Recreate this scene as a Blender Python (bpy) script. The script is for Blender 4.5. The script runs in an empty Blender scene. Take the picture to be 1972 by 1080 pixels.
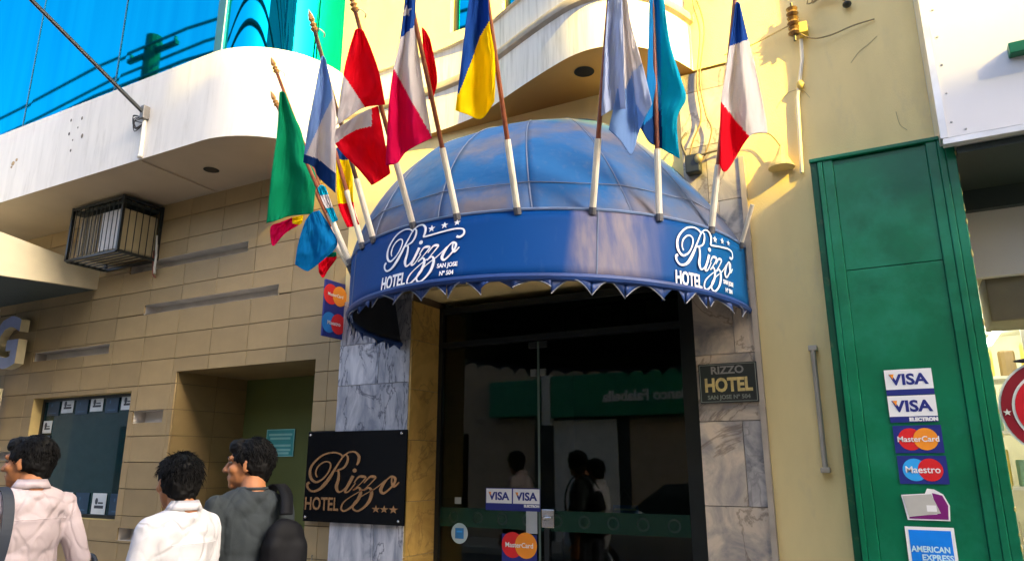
import bpy, bmesh, math, random
from mathutils import Vector, Matrix, noise as mnoise
random.seed(7)
R = math.radians
scene = bpy.context.scene
COL = scene.collection

# ------------------------------------------------------------------ camera
CAM_Y, CAM_H = -4.2, 1.6
YAW, PITCH, FPX = R(28.4), R(14.4), 1368.0
cam_data = bpy.data.cameras.new('camera')
cam_data.sensor_width = 36.0
cam_data.lens = 36.0 * FPX / 1972.0
cam_data.clip_end = 500
cam = bpy.data.objects.new('camera', cam_data)
COL.objects.link(cam)
cam.location = (0, CAM_Y, CAM_H)
cam.rotation_euler = (R(90) + PITCH, 0, YAW)
scene.camera = cam

# ------------------------------------------------------------------ sky, sun, exposure
SUN = Vector((0.80, -0.35, 0.48)).normalized()          # direction towards the sun: low, from the right end of the street
SUN_EL = math.asin(SUN.z)
world = bpy.data.worlds.new('World')
scene.world = world
world.use_nodes = True
nt = world.node_tree
nt.nodes.clear()
w_out = nt.nodes.new('ShaderNodeOutputWorld')
w_bg = nt.nodes.new('ShaderNodeBackground')
w_sky = nt.nodes.new('ShaderNodeTexSky')
w_sky.sky_type = 'NISHITA'
w_sky.sun_disc = False
w_sky.sun_elevation = SUN_EL
w_sky.sun_rotation = math.atan2(SUN.x, SUN.y)
w_sky.air_density = 0.8
w_sky.dust_density = 6.0
w_sky.ozone_density = 1.0
w_bg.inputs['Strength'].default_value = 0.15
nt.links.new(w_sky.outputs[0], w_bg.inputs[0])
nt.links.new(w_bg.outputs[0], w_out.inputs[0])
sun_data = bpy.data.lights.new('sun', 'SUN')
sun_data.energy = 5.0
sun_data.angle = R(0.9)
sun_data.color = (1.0, 0.73, 0.12)
sun = bpy.data.objects.new('sun', sun_data)
COL.objects.link(sun)
sun.location = SUN * 60
sun.rotation_euler = SUN.to_track_quat('Z', 'Y').to_euler()
scene.view_settings.view_transform = 'Standard'
scene.view_settings.look = 'None'
scene.view_settings.gamma = 1.0
scene.view_settings.use_curve_mapping = False
scene.view_settings.exposure = 2.55
scene.cycles.max_bounces = 8
scene.cycles.transparent_max_bounces = 12
scene.cycles.caustics_reflective = False
scene.cycles.caustics_refractive = False

# ------------------------------------------------------------------ helpers
_F = Vector((-math.sin(YAW) * math.cos(PITCH), math.cos(YAW) * math.cos(PITCH), math.sin(PITCH)))
_RT = Vector((math.cos(YAW), math.sin(YAW), 0))
_UP = _RT.cross(_F)
_C = Vector((0, CAM_Y, CAM_H))
def ray(x, y): return _F * FPX + _RT * (x - 986) - _UP * (y - 540)
def at(x, y, Y):
    d = ray(x, y); return _C + d * ((Y - CAM_Y) / d.y)
def atz(x, y, Z):
    d = ray(x, y); return _C + d * ((Z - CAM_H) / d.z)

def lin(h):
    h = h.lstrip('#'); o = []
    for i in (0, 2, 4):
        c = int(h[i:i+2], 16) / 255
        o.append(c / 12.92 if c <= 0.04045 else ((c + 0.055) / 1.055) ** 2.4)
    return tuple(o)

def nodes_of(m):
    m.use_nodes = True
    n = m.node_tree
    return n, n.nodes['Principled BSDF']

MATS = {}
def mat(name, col, rough=0.6, metal=0.0, var=0.12, scale=6.0, bump=0.0, bscale=60.0, dirt=None, dirt_amt=0.0, dirt_scale=2.0, stretch=(1, 1, 1), spec=0.5, rnd=0.0, coat=0.0):
    """Principled material: noise-varied colour, optional dirt colour in blotches, bump, per-object random value."""
    if name in MATS: return MATS[name]
    m = bpy.data.materials.new(name); MATS[name] = m
    n, b = nodes_of(m)
    L = n.links.new
    tc = n.nodes.new('ShaderNodeTexCoord')
    mp = n.nodes.new('ShaderNodeMapping'); mp.inputs['Scale'].default_value = stretch
    L(tc.outputs['Object'], mp.inputs[0])
    nz = n.nodes.new('ShaderNodeTexNoise'); nz.inputs['Scale'].default_value = scale; nz.inputs['Detail'].default_value = 6
    L(mp.outputs[0], nz.inputs['Vector'])
    mr = n.nodes.new('ShaderNodeMapRange'); mr.inputs[1].default_value = 0.3; mr.inputs[2].default_value = 0.7
    mr.inputs[3].default_value = 1 - var; mr.inputs[4].default_value = 1 + var
    L(nz.outputs[0], mr.inputs[0])
    val = mr.outputs[0]
    if rnd:
        oi = n.nodes.new('ShaderNodeObjectInfo')
        r2 = n.nodes.new('ShaderNodeMapRange'); r2.inputs[3].default_value = 1 - rnd; r2.inputs[4].default_value = 1 + rnd
        L(oi.outputs['Random'], r2.inputs[0])
        mu = n.nodes.new('ShaderNodeMath'); mu.operation = 'MULTIPLY'
        L(val, mu.inputs[0]); L(r2.outputs[0], mu.inputs[1]); val = mu.outputs[0]
    mx = n.nodes.new('ShaderNodeMix'); mx.data_type = 'RGBA'; mx.blend_type = 'MULTIPLY'; mx.inputs[0].default_value = 1
    mx.inputs[6].default_value = (*col, 1)
    cb = n.nodes.new('ShaderNodeCombineColor')
    for i in range(3): L(val, cb.inputs[i])
    L(cb.outputs[0], mx.inputs[7])
    out = mx.outputs[2]
    if dirt:
        dn = n.nodes.new('ShaderNodeTexNoise'); dn.inputs['Scale'].default_value = dirt_scale; dn.inputs['Detail'].default_value = 8; dn.inputs['Roughness'].default_value = 0.65
        L(mp.outputs[0], dn.inputs['Vector'])
        dr = n.nodes.new('ShaderNodeMapRange'); dr.inputs[1].default_value = 0.62 - dirt_amt * 0.3; dr.inputs[2].default_value = 0.78 - dirt_amt * 0.2
        dr.inputs[4].default_value = min(1, dirt_amt + .25)
        L(dn.outputs[0], dr.inputs[0])
        dm = n.nodes.new('ShaderNodeMix'); dm.data_type = 'RGBA'
        L(dr.outputs[0], dm.inputs[0]); L(out, dm.inputs[6]); dm.inputs[7].default_value = (*dirt, 1)
        out = dm.outputs[2]
    L(out, b.inputs['Base Color'])
    b.inputs['Roughness'].default_value = rough
    b.inputs['Metallic'].default_value = metal
    b.inputs['Specular IOR Level'].default_value = spec
    b.inputs['Coat Weight'].default_value = coat
    if bump:
        bn = n.nodes.new('ShaderNodeTexNoise'); bn.inputs['Scale'].default_value = bscale; bn.inputs['Detail'].default_value = 5
        L(mp.outputs[0], bn.inputs['Vector'])
        bp = n.nodes.new('ShaderNodeBump'); bp.inputs['Strength'].default_value = bump; bp.inputs['Distance'].default_value = 0.01
        L(bn.outputs[0], bp.inputs['Height']); L(bp.outputs[0], b.inputs['Normal'])
    return m

def emit(name, col, s):
    m = bpy.data.materials.new(name); n, b = nodes_of(m)
    b.inputs['Base Color'].default_value = (0.8, 0.8, 0.8, 1)
    b.inputs['Emission Color'].default_value = (*col, 1); b.inputs['Emission Strength'].default_value = s
    MATS[name] = m
    return m

def glass(name, tint, refl=1.0, rough=0.02, body=None, body_mix=0.0):
    """Thin architectural pane: tinted see-through mixed with a fresnel mirror."""
    m = bpy.data.materials.new(name); m.use_nodes = True
    n = m.node_tree; n.nodes.clear(); L = n.links.new
    o = n.nodes.new('ShaderNodeOutputMaterial')
    t = n.nodes.new('ShaderNodeBsdfTransparent'); t.inputs[0].default_value = (*tint, 1)
    g = n.nodes.new('ShaderNodeBsdfGlossy'); g.inputs['Color'].default_value = (refl, refl, refl, 1); g.inputs['Roughness'].default_value = rough
    f = n.nodes.new('ShaderNodeFresnel'); f.inputs[0].default_value = 1.5
    mx = n.nodes.new('ShaderNodeMixShader')
    base = t.outputs[0]
    if body:
        d = n.nodes.new('ShaderNodeBsdfDiffuse'); d.inputs[0].default_value = (*body, 1)
        m2 = n.nodes.new('ShaderNodeMixShader'); m2.inputs[0].default_value = body_mix
        L(t.outputs[0], m2.inputs[1]); L(d.outputs[0], m2.inputs[2]); base = m2.outputs[0]
    L(f.outputs[0], mx.inputs[0]); L(base, mx.inputs[1]); L(g.outputs[0], mx.inputs[2]); L(mx.outputs[0], o.inputs[0])
    MATS[name] = m
    return m

def mesh_data(name, verts, faces, mats, smooth=False, fmat=None):
    me = bpy.data.meshes.new(name)
    me.from_pydata([tuple(v) for v in verts], [], faces)
    for m in (mats if isinstance(mats, (list, tuple)) else [mats]): me.materials.append(m)
    if fmat: me.polygons.foreach_set('material_index', fmat)
    if smooth: me.polygons.foreach_set('use_smooth', [True] * len(me.polygons))
    me.update()
    return me

def link(name, me, parent=None):
    o = bpy.data.objects.new(name, me); COL.objects.link(o)
    if parent is not None:
        o.parent = parent
        o.matrix_parent_inverse = Matrix.Translation(-Vector(parent.location)) if parent.type == 'EMPTY' else Matrix.Identity(4)
    return o

def obj(name, verts, faces, mats, parent=None, smooth=False, fmat=None):
    return link(name, mesh_data(name, verts, faces, mats, smooth, fmat), parent)

def tag(o, label=None, cat=None, group=None, kind=None):
    if label: o['label'] = label
    if cat: o['category'] = cat
    if group: o['group'] = group
    if kind: o['kind'] = kind
    return o

def thing(name, label, cat, loc=(0, 0, 0), group=None):
    o = bpy.data.objects.new(name, None); COL.objects.link(o); o.location = loc; o.empty_display_size = 0.1
    return tag(o, label, cat, group)

class MB:
    """Collects shapes into one mesh."""
    def __init__(s): s.v = []; s.f = []; s.m = []
    def add(s, v, f, mi=0):
        b = len(s.v); s.v += [Vector(p) for p in v]; s.f += [tuple(i + b for i in q) for q in f]; s.m += [mi] * len(f); return s
    def box(s, x0, x1, y0, y1, z0, z1, mi=0):
        return s.add([(x0,y0,z0),(x1,y0,z0),(x1,y1,z0),(x0,y1,z0),(x0,y0,z1),(x1,y0,z1),(x1,y1,z1),(x0,y1,z1)],
                     [(0,3,2,1),(4,5,6,7),(0,1,5,4),(1,2,6,5),(2,3,7,6),(3,0,4,7)], mi)
    def bbox(s, x0, x1, y0, y1, z0, z1, r=0.01, mi=0):
        bm = bmesh.new()
        bmesh.ops.create_cube(bm, size=1)
        for v in bm.verts: v.co = Vector(((x0+x1)/2 + v.co.x*(x1-x0), (y0+y1)/2 + v.co.y*(y1-y0), (z0+z1)/2 + v.co.z*(z1-z0)))
        bmesh.ops.bevel(bm, geom=bm.edges[:], offset=r, segments=2, affect='EDGES', profile=0.5)
        bm.verts.ensure_lookup_table(); bm.verts.index_update()
        s.add([v.co.copy() for v in bm.verts], [tuple(v.index for v in f.verts) for f in bm.faces], mi); bm.free(); return s
    def quad(s, a, b, c, d, mi=0): return s.add([a, b, c, d], [(0, 1, 2, 3)], mi)
    def tube(s, pts, r, n=8, mi=0, cap=True):
        pts = [Vector(p) for p in pts]; rs = r if isinstance(r, (list, tuple)) else [r] * len(pts)
        rings = []; ref = None
        for i, p in enumerate(pts):
            t = (pts[min(i+1, len(pts)-1)] - pts[max(i-1, 0)]).normalized()
            if ref is None: ref = t.orthogonal().normalized()
            a = (ref - t * ref.dot(t)).normalized(); ref = a; b = t.cross(a)
            rings.append([p + (a * math.cos(2*math.pi*k/n) + b * math.sin(2*math.pi*k/n)) * rs[i] for k in range(n)])
        v = [q for rg in rings for q in rg]; f = []
        for i in range(len(pts)-1):
            for k in range(n):
                f.append((i*n+k, i*n+(k+1) % n, (i+1)*n+(k+1) % n, (i+1)*n+k))
        if cap: f.append(tuple(reversed(range(n)))); f.append(tuple(range((len(pts)-1)*n, len(pts)*n)))
        return s.add(v, f, mi)
    def ell(s, c, r, mat3=None, nu=16, nv=10, mi=0):
        v = []; f = []; c = Vector(c)
        for j in range(nv+1):
            ph = math.pi * j / nv
            for i in range(nu):
                th = 2*math.pi*i/nu
                p = Vector((r[0]*math.sin(ph)*math.cos(th), r[1]*math.sin(ph)*math.sin(th), r[2]*math.cos(ph)))
                if mat3 is not None: p = mat3 @ p
                v.append(c + p)
        for j in range(nv):
            for i in range(nu): f.append((j*nu+i, (j+1)*nu+i, (j+1)*nu+(i+1) % nu, j*nu+(i+1) % nu))
        return s.add(v, f, mi)
    def cap(s, p0, r0, p1, r1, n=14, mi=0):
        p0 = Vector(p0); p1 = Vector(p1); t = (p1-p0).normalized()
        pts = []; rs = []
        for k in range(5):
            a = math.pi/2 * k/4; pts.append(p0 - t*r0*math.cos(a)); rs.append(max(1e-4, r0*math.sin(a)))
        for k in range(5):
            a = math.pi/2 * k/4; pts.append(p1 + t*r1*math.sin(a)); rs.append(max(1e-4, r1*math.cos(a)))
        return s.tube(pts, rs, n, mi)
    def disc(s, c, r, ax, ay, n=24, mi=0, th=0.0):
        c = Vector(c); ax = Vector(ax); ay = Vector(ay)
        return s.add([c + ax*r*math.cos(2*math.pi*k/n) + ay*r*math.sin(2*math.pi*k/n) for k in range(n)], [tuple(range(n))], mi)
    def ring(s, c, r0, r1, ax, ay, n=32, mi=0):
        c = Vector(c); ax = Vector(ax); ay = Vector(ay); v = []
        for r_ in (r0, r1): v += [c + ax*r_*math.cos(2*math.pi*k/n) + ay*r_*math.sin(2*math.pi*k/n) for k in range(n)]
        return s.add(v, [(k, n+k, n+(k+1) % n, (k+1) % n) for k in range(n)], mi)
    def build(s, name, mats, parent=None, smooth=False):
        return obj(name, s.v, s.f, mats, parent, smooth, s.m)

def smoothby(o, deg=35):
    me = o.data
    me.polygons.foreach_set('use_smooth', [True]*len(me.polygons))
    me.set_sharp_from_angle(angle=R(deg))
    return o

def crom(pts, n=6, closed=False):
    """Catmull-Rom through the points (tuples or Vectors of any size)."""
    P = [Vector(p) for p in pts]; out = []
    for i in range(len(P)-1):
        p0 = P[max(i-1, 0)]; p1 = P[i]; p2 = P[i+1]; p3 = P[min(i+2, len(P)-1)]
        for k in range(n):
            t = k/n
            out.append(0.5*((2*p1) + (p2-p0)*t + (2*p0-5*p1+4*p2-p3)*t*t + (3*p1-p0-3*p2+p3)*t*t*t))
    out.append(P[-1]); return out

_tc = {}
def text2d(body, size=1.0, bold=0.0, align='CENTER', wx=1.0):
    """Lettering as flat faces: (verts 2D, faces), baseline at 0."""
    key = (body, size, bold, align, wx)
    if key in _tc: return _tc[key]
    cu = bpy.data.curves.new('t', 'FONT'); cu.body = body; cu.size = size; cu.align_x = align; cu.offset = bold; cu.resolution_u = 3; cu.fill_mode = 'FRONT'
    o = bpy.data.objects.new('t', cu); COL.objects.link(o)
    dg = bpy.context.evaluated_depsgraph_get(); me = bpy.data.meshes.new_from_object(o.evaluated_get(dg))
    v = [(p.co.x * wx, p.co.y) for p in me.vertices]; f = [tuple(q.vertices) for q in me.polygons]
    bpy.data.objects.remove(o); bpy.data.curves.remove(cu); bpy.data.meshes.remove(me)
    _tc[key] = (v, f); return v, f

def solid2d(v2, f2, fn, th):
    """Turns flat 2D faces into a raised plate through fn(x, y, height) -> world point: front faces plus side walls."""
    n = len(v2)
    V = [fn(x, y, th) for x, y in v2] + [fn(x, y, 0) for x, y in v2]
    F = list(f2); cnt = {}
    for q in f2:
        for i in range(len(q)):
            e = (q[i], q[(i+1) % len(q)]); cnt[e] = 1
    for (a, b) in cnt:
        if (b, a) not in cnt: F.append((b, a, a+n, b+n))
    return V, F

def plane_fn(org, ax, ay, nrm):
    org = Vector(org); ax = Vector(ax); ay = Vector(ay); nrm = Vector(nrm)
    return lambda x, y, h: org + ax*x + ay*y + nrm*h
def front(u, z, y):      # surface that faces the street
    return plane_fn((u, y, z), (1, 0, 0), (0, 0, 1), (0, -1, 0))
def sideR(yy, z, u):     # surface that faces right along the street
    return plane_fn((u, yy, z), (0, 1, 0), (0, 0, 1), (1, 0, 0))

def lettering(name, body, size, fn, m, parent, th=0.0015, bold=0.0, align='CENTER', wx=1.0, dx=0, dy=0, lift=0.0):
    v, f = text2d(body, size, bold, align, wx)
    V, F = solid2d([(x+dx, y+dy) for x, y in v], f, lambda x, y, h: fn(x, y, h+lift), th)
    return obj(name, V, F, m, parent)

def ribbon(pts, w, n=7):
    """Pen stroke as a flat ribbon; pts are (x, y, width factor)."""
    P = crom([(p[0], p[1], p[2] if len(p) > 2 else 1.0) for p in pts], n)
    v = []; f = []
    for i, p in enumerate(P):
        t = P[min(i+1, len(P)-1)] - P[max(i-1, 0)]
        l = math.hypot(t.x, t.y) or 1; nx, ny = -t.y/l, t.x/l
        ww = w * p.z / 2
        v += [(p.x + nx*ww, p.y + ny*ww), (p.x - nx*ww, p.y - ny*ww)]
    for i in range(len(P)-1): f.append((2*i, 2*i+1, 2*i+3, 2*i+2))
    return v, f

def star2d(cx, cy, r):
    v = [(cx, cy)]
    for k in range(10):
        a = math.pi/2 + k*math.pi/5; q = r if k % 2 == 0 else r*0.4
        v.append((cx + q*math.cos(a), cy + q*math.sin(a)))
    return v, [(0, 1+k, 1+(k+1) % 10) for k in range(10)]

def disc2d(cx, cy, r, n=28):
    return [(cx + r*math.cos(2*math.pi*k/n), cy + r*math.sin(2*math.pi*k/n)) for k in range(n)], [tuple(range(n))]
def rect2d(x0, y0, x1, y1): return [(x0, y0), (x1, y0), (x1, y1), (x0, y1)], [(0, 1, 2, 3)]
def flat(name, v2, f2, fn, m, parent, th=0.001, lift=0.0):
    V, F = solid2d(v2, f2, lambda x, y, h: fn(x, y, h+lift), th)
    return obj(name, V, F, m, parent)

def sheet_with_holes(mb, x0, x1, z0, z1, holes, y, mi=0):
    """Street-facing wall sheet at depth y, with rectangular openings (x0, x1, z0, z1)."""
    xs = sorted({x0, x1, *[min(max(h[i], x0), x1) for h in holes for i in (0, 1)]}); zs = sorted({z0, z1, *[min(max(h[i], z0), z1) for h in holes for i in (2, 3)]})
    for a, b in zip(xs, xs[1:]):
        for c, d in zip(zs, zs[1:]):
            cx, cz = (a+b)/2, (c+d)/2
            if b-a < 1e-5 or d-c < 1e-5 or any(h[0] < cx < h[1] and h[2] < cz < h[3] for h in holes): continue
            mb.quad((a, y, c), (b, y, c), (b, y, d), (a, y, d), mi)

def reveal(mb, h, y0, y1, sides='LRTB', back=False, mi=0):
    x0, x1, z0, z1 = h
    if 'L' in sides: mb.quad((x0, y0, z0), (x0, y1, z0), (x0, y1, z1), (x0, y0, z1), mi)
    if 'R' in sides: mb.quad((x1, y1, z0), (x1, y0, z0), (x1, y0, z1), (x1, y1, z1), mi)
    if 'T' in sides: mb.quad((x0, y0, z1), (x0, y1, z1), (x1, y1, z1), (x1, y0, z1), mi)
    if 'B' in sides: mb.quad((x0, y1, z0), (x0, y0, z0), (x1, y0, z0), (x1, y1, z0), mi)
    if back: mb.quad((x0, y1, z0), (x1, y1, z0), (x1, y1, z1), (x0, y1, z1), mi)

def cut_rect(rect, holes):
    """rect minus holes, as rectangles."""
    out = [rect]
    for h in holes:
        nxt = []
        for (a, b, c, d) in out:
            if h[1] <= a or h[0] >= b or h[3] <= c or h[2] >= d: nxt.append((a, b, c, d)); continue
            if h[2] > c: nxt.append((a, b, c, h[2]))
            if h[3] < d: nxt.append((a, b, h[3], d))
            lo, hi = max(c, h[2]), min(d, h[3])
            if h[0] > a: nxt.append((a, h[0], lo, hi))
            if h[1] < b: nxt.append((h[1], b, lo, hi))
        out = nxt
    return out

_bx = {}
def piece(name, x0, x1, y0, y1, z0, z1, m, parent):
    """A box piece whose mesh data is shared by all pieces of the same size."""
    key = (round(x1-x0, 3), round(y1-y0, 3), round(z1-z0, 3), m.name)
    if key not in _bx:
        _bx[key] = MB().box(-key[0]/2, key[0]/2, -key[1]/2, key[1]/2, -key[2]/2, key[2]/2)
        _bx[key] = mesh_data(name, _bx[key].v, _bx[key].f, m)
    o = link(name, _bx[key], parent); o.location = ((x0+x1)/2, (y0+y1)/2, (z0+z1)/2); return o
# ------------------------------------------------------------------ special materials
def stone(name, c_a, c_b, c_vein, rough=0.3, scale=3.0, vein=0.55, stretch=(1, 1, 1)):
    m = bpy.data.materials.new(name); MATS[name] = m
    n, b = nodes_of(m); L = n.links.new
    tc = n.nodes.new('ShaderNodeTexCoord'); oi = n.nodes.new('ShaderNodeObjectInfo')
    sc_ = n.nodes.new('ShaderNodeVectorMath'); sc_.operation = 'SCALE'; sc_.inputs[3].default_value = 17.0
    cx = n.nodes.new('ShaderNodeCombineXYZ')
    for i in range(3): L(oi.outputs['Random'], cx.inputs[i])
    L(cx.outputs[0], sc_.inputs[0])
    mp0 = n.nodes.new('ShaderNodeMapping'); mp0.inputs['Scale'].default_value = stretch; L(tc.outputs['Object'], mp0.inputs[0])
    ad = n.nodes.new('ShaderNodeVectorMath'); L(mp0.outputs[0], ad.inputs[0]); L(sc_.outputs[0], ad.inputs[1])
    nz = n.nodes.new('ShaderNodeTexNoise'); nz.inputs['Scale'].default_value = scale; nz.inputs['Detail'].default_value = 9; nz.inputs['Roughness'].default_value = 0.62; nz.inputs['Distortion'].default_value = 1.2
    L(ad.outputs[0], nz.inputs['Vector'])
    r1 = n.nodes.new('ShaderNodeValToRGB'); r1.color_ramp.elements[0].position = 0.36; r1.color_ramp.elements[0].color = (*c_b, 1); r1.color_ramp.elements[1].position = 0.62; r1.color_ramp.elements[1].color = (*c_a, 1)
    L(nz.outputs[0], r1.inputs[0])
    wv = n.nodes.new('ShaderNodeTexNoise'); wv.inputs['Scale'].default_value = scale*0.45; wv.inputs['Detail'].default_value = 8; wv.inputs['Roughness'].default_value = .6; wv.inputs['Distortion'].default_value = .8
    L(ad.outputs[0], wv.inputs['Vector'])
    r2 = n.nodes.new('ShaderNodeValToRGB'); cr = r2.color_ramp
    cr.elements[0].position = 0.482; cr.elements[0].color = (0, 0, 0, 1); cr.elements[1].position = 0.518; cr.elements[1].color = (0, 0, 0, 1)
    e = cr.elements.new(0.50); e.color = (1, 1, 1, 1)
    L(wv.outputs[0], r2.inputs[0])
    mu = n.nodes.new('ShaderNodeMath'); mu.operation = 'MULTIPLY'; mu.inputs[1].default_value = vein; L(r2.outputs[0], mu.inputs[0])
    mx = n.nodes.new('ShaderNodeMix'); mx.data_type = 'RGBA'; L(mu.outputs[0], mx.inputs[0]); L(r1.outputs[0], mx.inputs[6]); mx.inputs[7].default_value = (*c_vein, 1)
    mr = n.nodes.new('ShaderNodeMapRange'); mr.inputs[3].default_value = 0.78; mr.inputs[4].default_value = 1.15; L(oi.outputs['Random'], mr.inputs[0])
    cb = n.nodes.new('ShaderNodeCombineColor')
    for i in range(3): L(mr.outputs[0], cb.inputs[i])
    m2 = n.nodes.new('ShaderNodeMix'); m2.data_type = 'RGBA'; m2.blend_type = 'MULTIPLY'; m2.inputs[0].default_value = 1
    L(mx.outputs[2], m2.inputs[6]); L(cb.outputs[0], m2.inputs[7]); L(m2.outputs[2], b.inputs['Base Color'])
    b.inputs['Roughness'].default_value = rough
    return m

M_tile = mat('tile', (.34, .246, .117), rough=.55, var=.14, scale=3.5, rnd=.09, bump=.06, bscale=70, dirt=(.29, .20, .10), dirt_amt=.20, dirt_scale=4)
M_tile_shaded = mat('shaded_recess_tile', (.25, .175, .07), rough=.55, var=.10, scale=5, rnd=.06)  # darker copy of the wall tile: the recess's shade is in its colour
M_grout = mat('grout', (.115, .08, .045), rough=.9)
M_band = mat('band_paint', (.74, .70, .63), rough=.6, var=.05, scale=3, dirt=(.46, .42, .35), dirt_amt=.25, dirt_scale=2.2, stretch=(5, 5, .7))
M_bulge = mat('balcony_paint', (.74, .70, .63), rough=.6, var=.06, scale=5, dirt=(.40, .36, .30), dirt_amt=.42, dirt_scale=3.0, stretch=(7, 7, .5))
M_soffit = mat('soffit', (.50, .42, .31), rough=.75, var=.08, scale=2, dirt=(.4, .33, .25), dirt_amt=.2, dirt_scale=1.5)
M_cream = mat('cream_render', (.87, .69, .315), rough=.75, var=.06, scale=2.5, dirt=(.60, .49, .30), dirt_amt=.24, dirt_scale=2.0, bump=.2, bscale=90, stretch=(2.2, 2.2, .8))
M_moulding = mat('moulding', (.40, .34, .26), rough=.7, var=.2, scale=9)
M_marbleL = stone('blue_grey_marble', (.60, .60, .62), (.27, .29, .34), (.05, .06, .09), scale=5.5, vein=.85, stretch=(1.6, 1, .5))
M_marbleJ = stone('warm_lit_marble', (.66, .44, .13), (.50, .31, .08), (.20, .11, .03), scale=5, vein=.5)  # jamb slabs: warm light from the right is put into the stone colour
M_marbleR = stone('warm_marble', (.56, .47, .36), (.25, .235, .225), (.09, .055, .035), scale=4.2, vein=.6)
M_marbleG = stone('grey_marble', (.46, .43, .40), (.17, .175, .185), (.08, .08, .085), scale=5, vein=.4)
M_olive = mat('olive_paint', (.09, .11, .024), rough=.7, var=.1, scale=2)
M_black = mat('black_metal', (.014, .018, .018), rough=.45, var=.2)
M_darkframe = mat('dark_frame', (.03, .035, .035), rough=.35, metal=.6)
M_chrome = mat('steel', (.55, .55, .54), rough=.25, metal=1.0, var=.05)
M_white = mat('white_plastic', (.78, .78, .76), rough=.45, var=.03)
M_navy = mat('print_navy', (.012, .022, .20), rough=.4, var=.04)
M_red = mat('print_red', (.70, .015, .018), rough=.4, var=.04)
M_orange = mat('print_orange', (.90, .30, .02), rough=.4, var=.04)
M_sky = mat('print_sky', (.03, .38, .85), rough=.4, var=.04)
M_paper = mat('print_white', (.82, .82, .80), rough=.5, var=.03)
M_gold = mat('gold', (.85, .44, .20), rough=.26, metal=1.0, var=.1, scale=25)
M_goldpaint = mat('gold_paint', (.50, .40, .16), rough=.45, metal=.3, var=.2, scale=30)
M_plaque = mat('black_acrylic', (.003, .003, .0035), rough=.16, var=.2, spec=.22)
M_cable = mat('cable', (.05, .04, .03), rough=.6)
M_cablet = mat('cable_tan', (.30, .22, .10), rough=.6)
M_conduit = mat('conduit', (.70, .67, .58), rough=.5)
M_interior = mat('lobby_wall', (.26, .27, .21), rough=.7, var=.1)
M_floor = mat('lobby_floor', (.35, .32, .27), rough=.3)
M_wood = mat('dark_wood', (.09, .045, .02), rough=.4, var=.3, scale=20, stretch=(1, 1, 8))

# blue mirror glass of the upper storey
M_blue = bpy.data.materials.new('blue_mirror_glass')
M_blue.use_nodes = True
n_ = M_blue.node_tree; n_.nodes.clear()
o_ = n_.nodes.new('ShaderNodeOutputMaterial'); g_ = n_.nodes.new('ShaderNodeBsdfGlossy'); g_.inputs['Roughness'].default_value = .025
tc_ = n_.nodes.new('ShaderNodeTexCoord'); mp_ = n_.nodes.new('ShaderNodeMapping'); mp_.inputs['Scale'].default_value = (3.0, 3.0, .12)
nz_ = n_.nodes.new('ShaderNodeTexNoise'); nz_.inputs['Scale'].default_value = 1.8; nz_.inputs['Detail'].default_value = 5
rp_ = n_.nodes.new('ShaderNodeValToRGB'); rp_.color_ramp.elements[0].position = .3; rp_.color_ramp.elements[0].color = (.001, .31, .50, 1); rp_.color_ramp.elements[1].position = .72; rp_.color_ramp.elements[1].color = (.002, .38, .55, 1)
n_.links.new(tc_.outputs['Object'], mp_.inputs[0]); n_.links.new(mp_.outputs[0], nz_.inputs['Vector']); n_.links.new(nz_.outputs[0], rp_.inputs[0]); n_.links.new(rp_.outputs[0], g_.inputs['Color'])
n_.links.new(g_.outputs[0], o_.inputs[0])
M_doorglass = glass('door_glass', (.36, .46, .40), refl=.80)
M_teal = glass('teal_window_glass', (.20, .42, .42), refl=1.0, body=(.02, .12, .13), body_mix=.25)
M_frost = glass('green_film', (.25, .5, .33), refl=.4, rough=.3, body=(.03, .11, .07), body_mix=.35)

# ------------------------------------------------------------------ ground
M_asphalt = mat('asphalt', (.05, .05, .052), rough=.85, var=.25, scale=9, bump=.3, bscale=150)
M_pave = mat('pavement', (.30, .28, .25), rough=.8, var=.15, scale=3, bump=.15)
M_kerb = mat('kerb_stone', (.36, .34, .31), rough=.8, var=.15)
tag(obj('ground', [(-150, -150, -.13), (150, -150, -.13), (150, 150, -.13), (-150, 150, -.13)], [(0, 1, 2, 3)], mat('earth', (.16, .14, .11), rough=.9)), kind='structure')
tag(obj('road', [(-120, -7.9, -.122), (120, -7.9, -.122), (120, -2.95, -.122), (-120, -2.95, -.122)], [(0, 1, 2, 3)], M_asphalt), kind='structure')
for y0, y1 in ((-2.8, 5.0), (-9.6, -8.05)):
    tag(MB().box(-120, 120, y0, y1, -.126, 0).build('pavement', M_pave), kind='structure')
for y0, y1 in ((-2.95, -2.80), (-8.05, -7.90)):
    tag(MB().bbox(-120, 120, y0, y1, -.127, .004, .015).build('kerb', M_kerb), kind='structure')

# ------------------------------------------------------------------ hotel building
SOF = 4.07                     # underside of the first-floor slab
TOPZ = 10.5
H = thing('hotel_building', 'hotel building with beige tiled ground floor, white rounded balconies and blue glass above', 'building', (-4, 0, 0))
UL, UR, UT = -9.9, -3.78, -3.11        # tiled wall left end, its right end, door jamb
W_WIN = (-7.93, -6.32, 1.10, 2.25)
W_REC = (-5.71, -4.04, -.12, 2.40)
SLOTS = [(-6.29, -4.52, 2.975, 3.07), (-6.60, -4.94, 3.415, 3.515), (-8.06, -6.76, 2.64, 2.735), (-6.26, -5.83, 1.955, 2.065), (-6.26, -5.90, .94, 1.045), (-9.2, -8.14, 1.63, 1.715), (-9.4, -8.9, 3.2, 3.3)]
TH = .014
core = MB()
sheet_with_holes(core, UL, UR, -.12, SOF, [W_WIN, W_REC] + SLOTS, TH)
reveal(core, W_WIN, TH, .17); reveal(core, W_REC, TH, .80, 'LRT')
core_o = core.build('wall', M_grout, H)
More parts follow.
